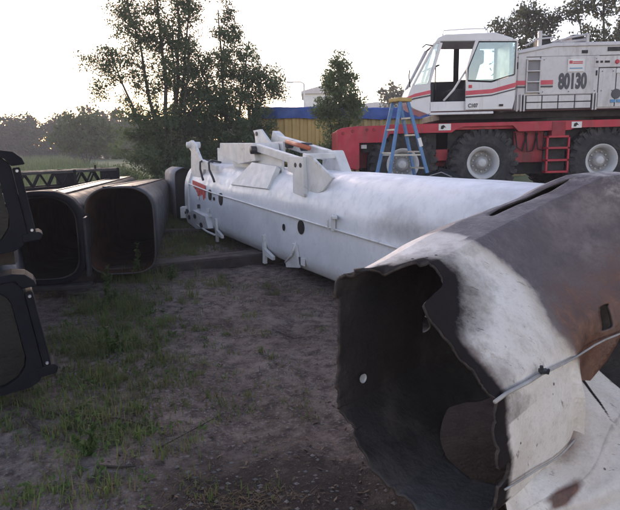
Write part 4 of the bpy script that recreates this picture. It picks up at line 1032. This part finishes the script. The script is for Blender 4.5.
# ------------------------------------------------------------------ trees
def leaves(centres, per, spread, size, rs):
    """diamond leaves scattered round cluster centres -> (N*4,3)"""
    C = np.repeat(np.asarray(centres, float), per, axis=0); n = len(C)
    d = rs.normal(size=(n, 3)); d /= np.linalg.norm(d, axis=1, keepdims=True)
    p = C + d * (spread * rs.random((n, 1)) ** .5) * np.array([1, 1, .75])
    ax = rs.normal(size=(n, 3)); ax[:, 2] -= .4; ax /= np.linalg.norm(ax, axis=1, keepdims=True)
    b = rs.normal(size=(n, 3)); b = np.cross(ax, b); b /= np.linalg.norm(b, axis=1, keepdims=True)
    l = size * (.6 + .8 * rs.random((n, 1))); wd = l * .24
    return np.stack([p - ax * l / 2, p + b * wd, p + ax * l / 2, p - b * wd], axis=1).reshape(-1, 3)
def tree(name, label, loc, stems, blobs, per, spread, size, leaf, group=None, seed=1, cat='tree', twigs=.5, density=1.0, stem_r=.07):
    rs = np.random.default_rng(seed); rr = random.Random(seed)
    e = empty(name, loc, label=label, cat=cat, group=group)
    tr = MB(); spts = []
    for (bx, by, tx, ty, tz) in stems:
        P = []
        n = 9
        for k in range(n):
            q = k / (n - 1)
            P.append(Vector((lerp(bx, tx, q ** 1.2) + .10 * nz(k * .6, seed, bx * 9) * (q > 0) * (tz / 5), lerp(by, ty, q ** 1.2) + .1 * nz(k * .6, seed + 5, by * 9) * (tz / 5), tz * q - .1 * (k == 0))))
        r0 = stem_r * (tz / 5) ** .6
        tr.tube(P, [r0 * (1 - .85 * k / (n - 1)) + .008 for k in range(n)], 7)
        spts += [(p, r0 * (1 - .85 * k / (n - 1))) for k, p in enumerate(P) if k > 1]
    cl = []
    for (cx, cyy, cz_, rx, ry, rz, cnt) in blobs:
        cnt = int(cnt * density)
        for _ in range(cnt):
            d = rs.normal(size=3); d /= np.linalg.norm(d); q = rs.random() ** .42
            cl.append((cx + d[0] * rx * q, cyy + d[1] * ry * q, max(.15, cz_ + d[2] * rz * q)))
    for c_ in cl:
        if rr.random() < twigs:
            cv = Vector(c_)
            best = min(spts, key=lambda s: (s[0] - cv).length + max(0, s[0].z - cv.z) * 1.5)
            p0 = best[0]; mid = (p0 + cv) / 2 + Vector((rr.uniform(-.1, .1), rr.uniform(-.1, .1), .12 * (cv - p0).length))
            r = min(best[1] * .6, .012 + .010 * (cv - p0).length)
            tr.tube([p0, mid, cv], [r, r * .6, .004], 4, cap=False)
    tr.build('trunk', BARK, e, smooth=True)
    np_mesh('crown', leaves(cl, per, spread, size, rs), 4, leaf, e)
    return e
# tall many-stemmed tree
tree('willow_tree', 'tall many stemmed tree with feathery open crown left of the white boom', (-4.75, 19.0, gh(-4.75, 19, False)),
     [(-.1, 0, -1.9, .3, 5.0), (0, .1, -1.0, -.2, 6.6), (.1, 0, -.1, .2, 7.6), (.2, .1, .7, 0, 7.4), (.3, 0, 1.0, .2, 6.4), (-.2, .2, -1.5, .5, 3.6), (.2, .2, .3, .5, 5.6), (.4, -.1, 1.0, -.2, 5.2)],
     [(-1.9, .1, 4.35, .85, .7, .60, 34), (-2.1, .1, 3.5, .45, .5, .5, 12), (-1.2, 0, 3.9, .7, .7, .9, 34), (-1.0, 0, 5.7, .65, .7, .85, 44), (-.3, .1, 6.9, .85, .8, 1.1, 64), (.55, .1, 7.3, .7, .8, .9, 46), (-.4, .1, 5.1, .9, .9, 1.0, 64),
      (.45, .1, 5.4, .8, .9, 1.2, 70), (.95, .1, 6.2, .55, .6, .7, 26), (.2, .2, 3.6, 1.2, 1.0, 1.0, 84), (.85, .1, 4.2, .75, .8, .9, 50), (-.9, .1, 2.6, .8, .8, .7, 34), (-1.1, -.1, 1.6, .6, .7, .5, 18), (-.1, .1, 2.2, 1.2, 1.0, .9, 90), (1.0, .1, 2.6, 1.1, 1.0, 1.0, 100),
      (-.2, -.2, 1.1, 1.1, .9, .8, 80), (.9, -.1, 1.1, 1.1, .9, .9, 90), (-1.3, -.3, .8, .35, .4, .3, 8)],
     52, .27, .082, LEAF1, seed=11, density=1.35, twigs=.3, group='trees behind the boom sections')
tree('acacia_tree', 'bushy tree with pointed top between the tall tree and the ochre container', (-2.75, 19.4, gh(-2.75, 19.4, False)),
     [(0, 0, -.2, .1, 5.6), (.1, 0, .8, 0, 4.6), (-.1, .1, -.9, 0, 4.2), (.2, 0, 1.5, .1, 3.4)],
     [(.12, 0, 5.45, .28, .3, .6, 16), (.1, 0, 4.75, .50, .5, .5, 30), (.40, 0, 4.0, .85, .8, .6, 60), (1.25, 0, 3.4, .7, .7, .5, 44), (1.75, -.1, 3.0, .35, .4, .3, 14), (-.6, 0, 3.6, .9, .8, .8, 60), (.4, .1, 2.9, 1.3, 1.0, .8, 110), (-.7, 0, 2.3, 1.1, 1.0, .9, 100),
      (.5, -.2, 1.9, 1.2, 1.0, .9, 120), (-.5, -.2, .9, 1.1, .9, .8, 100), (.6, -.3, .9, 1.0, .9, .8, 90)],
     52, .25, .08, LEAF2, seed=23, density=1.3, twigs=.3, group='trees behind the boom sections')
tree('small_tree', 'small light green tree growing in front of the ochre container', (.82, 15.6, gh(.82, 15.6, False)),
     [(0, 0, .05, 0, 3.1), (.03, 0, -.4, .1, 2.6), (0, .03, .45, 0, 2.6), (0, 0, .1, -.2, 2.2)],
     [(.0, 0, 3.25, .28, .3, .35, 22), (-.22, 0, 2.85, .3, .3, .3, 22), (.22, 0, 2.9, .3, .3, .3, 22), (0, 0, 2.5, .55, .5, .4, 46), (.45, 0, 2.2, .3, .3, .3, 16), (-.45, 0, 2.1, .35, .3, .3, 18), (0, 0, 1.9, .65, .5, .5, 60), (.1, 0, 1.2, .6, .5, .6, 60), (-.3, 0, .8, .5, .4, .5, 36)],
     34, .17, .075, LEAF3, seed=5, stem_r=.045, density=1.5, twigs=.35)
def z0(x, y): return gh(x, y, False)
tree('ash_tree', 'thin leaved tree rising behind the crane cab roof', (9.0, 24.5, z0(9, 24.5)), [(0, 0, .1, 0, 6.4), (0, 0, -.9, 0, 5.8), (0, .1, .9, 0, 6.0)],
     [(-.9, 0, 5.7, .7, .7, .55, 34), (0, 0, 6.2, .6, .6, .6, 40), (.8, 0, 5.9, .6, .6, .6, 36), (0, 0, 5.2, 1.5, 1.0, .6, 70), (0, 0, 4.2, 1.3, 1.1, .8, 50)], 22, .25, .13, LEAF6, seed=31, density=1.6, group='trees behind the crane')
tree('ash_tree', 'sparse tall tree behind the right end of the crane body', (12.4, 24.0, z0(12.4, 24)), [(0, 0, -.6, 0, 8.0), (0, 0, 1.2, 0, 7.6), (0, .1, -1.6, 0, 6.6), (.1, 0, .3, 0, 7)],
     [(-1.2, 0, 7.4, .7, .6, .7, 24), (-.2, 0, 8.0, .9, .6, .5, 26), (-1.6, 0, 6.3, .7, .6, .5, 24), (-.5, 0, 6.5, .6, .6, .6, 22), (.9, 0, 6.3, .8, .6, .6, 36), (1.3, 0, 7.4, .6, .6, .6, 18), (0, 0, 5.2, 1.8, 1.2, .8, 60), (0, 0, 4.0, 1.5, 1.1, .8, 40)], 18, .26, .14, LEAF6, seed=37, density=1.8, group='trees behind the crane')
tree('ash_tree', 'bare looking distant tree seen just left of the crane cab', (7.6, 52, 0), [(0, 0, 0, 0, 7.2), (0, 0, .8, 0, 6)], [(0, 0, 6.4, 1.3, 1.2, 1.0, 60), (.4, 0, 5.0, 1.6, 1.2, 1.2, 60)], 14, .4, .3, LEAF6, seed=41, group='trees behind the crane')
# nearer round tree in the meadow and the wood behind
tree('round_tree', 'round crowned hazy green tree standing alone in the misty meadow', (-17.6, 45.0, 0), [(0, 0, 0, 0, 3.6), (0, 0, -1.2, 0, 3.2), (0, 0, 1.2, 0, 3.0)],
     [(0, 0, 3.5, 1.9, 1.7, 1.3, 150), (-1.5, 0, 2.5, 1.4, 1.3, 1.0, 90), (1.5, 0, 2.6, 1.4, 1.3, 1.0, 90), (.3, 0, 2.0, 2.0, 1.5, .9, 90)], 20, .40, .26, LEAF5, seed=51)
fd = [(-44.5, 72, 6.4, 'leftmost hazy tree of the far wood at the left edge'), (-41.0, 70, 5.6, 'low hazy tree second from the left in the far wood'), (-38.0, 73, 6.2, 'hazy tree third from the left in the far wood'), (-35.0, 71, 6.0, 'hazy tree fourth from the left in the far wood'),
      (-31.8, 74, 6.7, 'hazy tree rising just left behind the round tree'), (-28.4, 76, 7.5, 'tallest hazy tree behind the round meadow tree'), (-25.0, 74, 7.0, 'hazy far tree close left of the tall feathery tree'), (-21.5, 73, 5.8, 'hazy far tree seen through the tall tree stems'), (-17.0, 74, 5.6, 'hazy far tree hidden mostly behind the tall tree')]
for k, (x, y, h, lab) in enumerate(fd):
    tree('wood_tree', lab, (x, y, 0), [(0, 0, 0, 0, h * .8), (0, 0, .8, 0, h * .7)], [(0, 0, h * .72, 1.7, 1.6, h * .28, 80), (-1.1, 0, h * .5, 1.5, 1.5, h * .3, 60), (1.1, 0, h * .5, 1.5, 1.5, h * .3, 60), (0, 0, h * .25, 2.0, 1.5, h * .25, 60)], 16, .55, .42, LEAF4, seed=60 + k, group='trees of the far wood', twigs=.15)
rs = np.random.default_rng(3); cl = []
for k in range(1500):
    x = rs.uniform(-75, 12); y = rs.uniform(78, 88); h = 5.2 + 1.2 * nz(x * .18, 3) + .6 * nz(x * .6, 5)
    cl.append((x, y, h * rs.random() ** .7))
wd = np_mesh('far_wood', leaves(cl, 16, .8, .7, rs), 4, LEAF4); tag(wd, 'misty mass of woodland closing the meadow', 'woodland', kind='stuff')
# shrubs at the foot of the trees
def shrub(loc, r, h, label, seed): return tree('shrub', label, (*loc, z0(*loc)), [(0, 0, 0, 0, h * .8), (0, 0, r * .5, 0, h * .6), (0, 0, -r * .5, 0, h * .6)], [(0, 0, h * .55, r, r * .8, h * .45, int(60 * r * h + 10))], 26, .18, .09, LEAF2, seed=seed, cat='shrub', group='shrubs below the trees', stem_r=.03)
shrub((-6.0, 18.2), .8, .9, 'low shrub left of the tall tree foot', 71); shrub((-3.6, 17.2), 1.0, 1.3, 'dense shrub behind the far ends of the dark sections', 72); shrub((-1.3, 17.6), 1.1, 1.5, 'dark shrub behind the hooked white plate', 73); shrub((-.1, 17.6), .9, 1.2, 'shrub before the ochre container', 74)

# ------------------------------------------------------------------ grass, weeds, stones, straw
def blades(P, h, wd, rs, lean=.45):
    n = len(P); h = np.asarray(h).reshape(-1, 1) * (.55 + .7 * rs.random((n, 1)))
    a = rs.random(n) * 2 * np.pi; d = np.stack([np.cos(a), np.sin(a), np.zeros(n)], 1); sdv = np.stack([-np.sin(a), np.cos(a), np.zeros(n)], 1) * wd * (.6 + .8 * rs.random((n, 1)))
    ln = lean * rs.random((n, 1)); m = P + d * h * ln * .35 + np.array([0, 0, 1]) * h * .55; t = P + d * h * ln * 1.1 + np.array([0, 0, 1]) * h * (1 - .35 * ln)
    t1 = np.stack([P - sdv, P + sdv, m + sdv * .7], 1); t2 = np.stack([P - sdv, m + sdv * .7, m - sdv * .7], 1); t3 = np.stack([m - sdv * .7, m + sdv * .7, t], 1)
    return np.concatenate([t1, t2, t3]).reshape(-1, 3)
def patch(cx, cyy, rx, ry, n, h, rs):
    tx = cx + rs.normal(size=n) * rx * .5; ty = cyy + rs.normal(size=n) * ry * .5
    P = []; H = []
    for x, y in zip(tx, ty):
        k = int(rs.integers(8, 34)); hh = h * (.35 + 1.1 * rs.random() ** 1.5)
        q = rs.normal(size=(k, 2)) * (.02 + .05 * rs.random())
        for dx, dy in q: P.append((x + dx, y + dy, gh(x + dx, y + dy) - .005)); H.append(hh)
    return P, H
rs = np.random.default_rng(77)
GP = [(-1.75, 4.5, .55, .65, 140, .10), (-2.0, 5.6, .5, .6, 120, .12), (-1.45, 4.9, .5, .9, 50, .09), (-1.4, 3.75, .6, .5, 90, .10), (-1.55, 3.2, .4, .4, 50, .09), (-1.15, 2.95, .40, .30, 46, .08), (-1.25, 2.45, .30, .15, 22, .08), (-.85, 2.5, .3, .2, 10, .05),
      (-1.0, 3.5, .5, .5, 30, .06), (-2.1, 6.9, .5, .35, 60, .15), (-2.0, 9.7, .7, .8, 160, .16), (-2.0, 8.6, .4, .6, 60, .10), (-3.3, 12.6, .4, .8, 90, .25), (-.7, 4.8, .4, .5, 16, .05), (-.2, 3.3, .25, .2, 8, .05), (-.45, 2.45, .4, .15, 9, .05), (-.3, 6.2, .8, .8, 18, .06), (-1.2, 6.6, .6, .5, 34, .08), (-.6, 3.9, .8, .9, 18, .05), (.2, 4.6, .5, .8, 10, .05), (-1.0, 10.7, .5, .5, 60, .14), (-3.5, 5.2, .6, 1.0, 60, .15)]
P = []; H = []
for a in GP:
    p, h = patch(*a, rs); P += p; H += h
P = np.array(P); H = np.array(H); sel = rs.random(len(P)) < .72
gr = np_mesh('grass', blades(P[sel], H[sel], .0030, rs, .9), 3, GRASSM); tag(gr, 'short green grass tufts growing out of the dirt', 'grass', kind='stuff')
dg = np_mesh('dry_grass', blades(P[~sel], H[~sel] * .9, .0026, rs, .9), 3, GRASSD); tag(dg, 'dry brown grass among the green tufts', 'grass', kind='stuff')
n = 42000
yy = 13.0 + 60 * rs.random(n) ** 1.7; xx = -yy * .62 + rs.random(n) * yy * .60
ok = ((xx - WO.x) * WN.x + (yy - WO.y) * WN.y) < 2.0
P = np.stack([xx, yy, np.zeros(n)], 1)[ok]; P[:, 2] = [gh(x, y, False) for x, y in P[:, :2]]
md = np_mesh('meadow_grass', blades(P, .30 + .012 * P[:, 1], .012 + 0 * P[:, 1:2] + P[:, 1:2] * .0006, rs), 3, MEADOW); tag(md, 'tall pale meadow grass fading into mist', 'grass', kind='stuff')
n = 5000; yy = 10.5 + 4.5 * rs.random(n); xx = -yy * .55 + rs.random(n) * yy * .36
P = np.stack([xx, yy, np.zeros(n)], 1); P[:, 2] = [gh(x, y, False) - .01 for x, y in P[:, :2]]
np_md = np_mesh('verge_grass', blades(P, .22 + 0 * P[:, 1], .006, rs), 3, GRASSM); tag(np_md, 'rough green verge grass around the boom ends', 'grass', kind='stuff')
# weeds with leaves
def weed(x, y, h, label, seed, nl=46):
    rs2 = np.random.default_rng(seed); e = empty('weed', (x, y, gh(x, y)), label=label, cat='weed', group='weeds in the dirt')
    m = MB(); C = []
    for k in range(4):
        tx, ty = rs2.normal(size=2) * h * .16
        hh = h * (1 if k == 0 else rs2.uniform(.45, .8)); m.tube([(0, 0, -.01), (tx * .4, ty * .4, hh * .5), (tx, ty, hh)], [.004, .003, .0015], 5, cap=False)
        for q in np.linspace(.2, 1, nl // 5): C.append((lerp(0, tx, q), lerp(0, ty, q), hh * q))
    m.build('stem', WEEDM, e); np_mesh('foliage', leaves(C, 6, h * .10, .045, rs2), 4, WEEDM, e)
weed(-2.22, 7.0, .42, 'tallest leafy weed before the rust lined boom mouth', 1); weed(-2.45, 6.6, .24, 'small weed before the collared boom mouth', 2); weed(-1.75, 6.85, .22, 'small weed right of the tallest weed', 3)
weed(-2.1, 5.7, .24, 'bushy weed left of the gravel strip', 4, 60); weed(-1.6, 4.3, .22, 'leafy weed near the foot of the left stack', 5, 60); weed(-1.2, 2.75, .16, 'low weed at the bottom left of the yard', 6, 50)
# broad low leaves and dead litter
bl = []; 
for (cx, cyy, rx, ry, n_, h_) in GP[:8]:
    for _ in range(int(n_ * .5)): x, y = cx + rs.normal() * rx * .5, cyy + rs.normal() * ry * .5; bl.append((x, y, gh(x, y) + .02))
bw = np_mesh('ground_ivy', leaves(bl, 9, .045, .034, rs), 4, WEEDM); tag(bw, 'low broad leaved ground cover among the grass', 'ground cover', kind='stuff')
n = 2600; yy = 1.9 + 8 * rs.random(n) ** 1.3; xx = -yy * .42 + rs.random(n) * yy * .55; P = np.array([(x, y, gh(x, y) + .004) for x, y in zip(xx, yy)]); a = rs.random(n) * 6.28; L_ = .006 + .022 * rs.random(n) ** 2
d = np.stack([np.cos(a), np.sin(a), .25 * rs.normal(size=n)], 1) * L_[:, None]; sdv = np.stack([-np.sin(a), np.cos(a), .3 * rs.normal(size=n)], 1) * (L_ * .3)[:, None]
lt = np_mesh('litter', np.stack([P - d, P + sdv, P + d, P - sdv], 1).reshape(-1, 3), 4, LITTER); tag(lt, 'dead leaves and bark bits strewn over the dirt', 'litter', kind='stuff')
# stones
n = 8000; yy = 1.9 + 9 * rs.random(n) ** 1.4; xx = -yy * .45 + rs.random(n) * yy * .62
keep = np.array([nz(x * 1.1, y * 1.1, 6) > -.18 for x, y in zip(xx, yy)]); xx, yy = xx[keep], yy[keep]; n = len(xx)
r = .0025 + .012 * rs.random(n) ** 5.0
oc = np.array([(1, 0, 0), (-1, 0, 0), (0, 1, 0), (0, -1, 0), (0, 0, 1), (0, 0, -1)], float)
of = np.array([(0, 2, 4), (2, 1, 4), (1, 3, 4), (3, 0, 4), (2, 0, 5), (1, 2, 5), (3, 1, 5), (0, 3, 5)])
zz = np.array([gh(x, y) for x, y in zip(xx, yy)])
Vs = np.stack([xx, yy, zz], 1)[:, None, :] + oc[None] * r[:, None, None] * (.6 + .7 * rs.random((n, 6, 1))) * np.array([1.2, 1, .7])
PEB = pm('pebble', (.15, .13, .12), .85, var=.6, scale=14, bump=.2)
pb_ = np_mesh('pebbles', Vs[:, of].reshape(-1, 3), 3, PEB); tag(pb_, 'pale pebbles and gravel scattered over the dirt', 'pebbles', kind='stuff')
# straw heap on the charred soil at the bottom
n = 260; c0 = np.array([(-.33, 2.37)] * n) + rs.normal(size=(n, 2)) * np.array([.15, .05]); P = np.array([(x, y, gh(x, y) + .012 * rs.random()) for x, y in c0]); a = rs.random(n) * 6.28; L_ = .015 + .055 * rs.random(n)
d = np.stack([np.cos(a), np.sin(a), .15 * rs.normal(size=n)], 1) * L_[:, None]; sdv = np.stack([-np.sin(a), np.cos(a), 0 * a], 1) * .0011
sw = np_mesh('straw_heap', np.stack([P - sdv, P + sdv, P + d + sdv, P + d - sdv], 1).reshape(-1, 3), 4, STRAWM); tag(sw, 'loose straw scattered on dark soil at the bottom edge', 'straw', kind='stuff')
# sticks
def stick(pts, r, label):
    P = [Vector((x, y, gh(x, y) + z)) for x, y, z in pts]; o = MB().tube(P, [r * (1 - .6 * k / (len(P) - 1)) for k in range(len(P))], 6).build('fallen_stick', STICK, smooth=True); tag(o, label, 'stick', 'sticks lying on the dirt')
stick([(-1.95, 3.42, .01), (-1.6, 3.2, .02), (-1.15, 3.12, .012), (-.95, 3.05, .008)], .010, 'long thin stick pointing right from below the left stack')
stick([(-1.75, 3.15, .01), (-1.5, 2.95, .02), (-1.25, 2.82, .01)], .012, 'short dark stick below the long stick at the left edge')
stick([(-.85, 2.75, .008), (-.72, 2.95, .015), (-.55, 3.25, .01)], .006, 'thin twig leaning up right near the bottom middle')
stick([(-1.1, 2.62, .01), (-.98, 2.6, .012), (-.9, 2.61, .01)], .010, 'stubby bark piece among the bottom left grass')
stick([(-.35, 4.9, .006), (-.15, 4.7, .012), (.05, 4.72, .01)], .005, 'small twig on open dirt near the white boom')

# ------------------------------------------------------------------ haze
hz = MB().box((0, 45, 6.0), (190, 190, 16.0)).build('haze', None); hz.data.materials.clear()
hm = bpy.data.materials.new('haze'); hm.use_nodes = True; t = hm.node_tree; t.nodes.clear()
vo = t.nodes.new('ShaderNodeVolumePrincipled'); vo.inputs['Color'].default_value = (.95, .94, 1.0, 1); vo.inputs['Density'].default_value = .0017; vo.inputs['Anisotropy'].default_value = .35
ou = t.nodes.new('ShaderNodeOutputMaterial'); t.links.new(vo.outputs[0], ou.inputs['Volume'])
hz.data.materials.append(hm); tag(hz, 'thin morning haze', 'haze', kind='stuff')
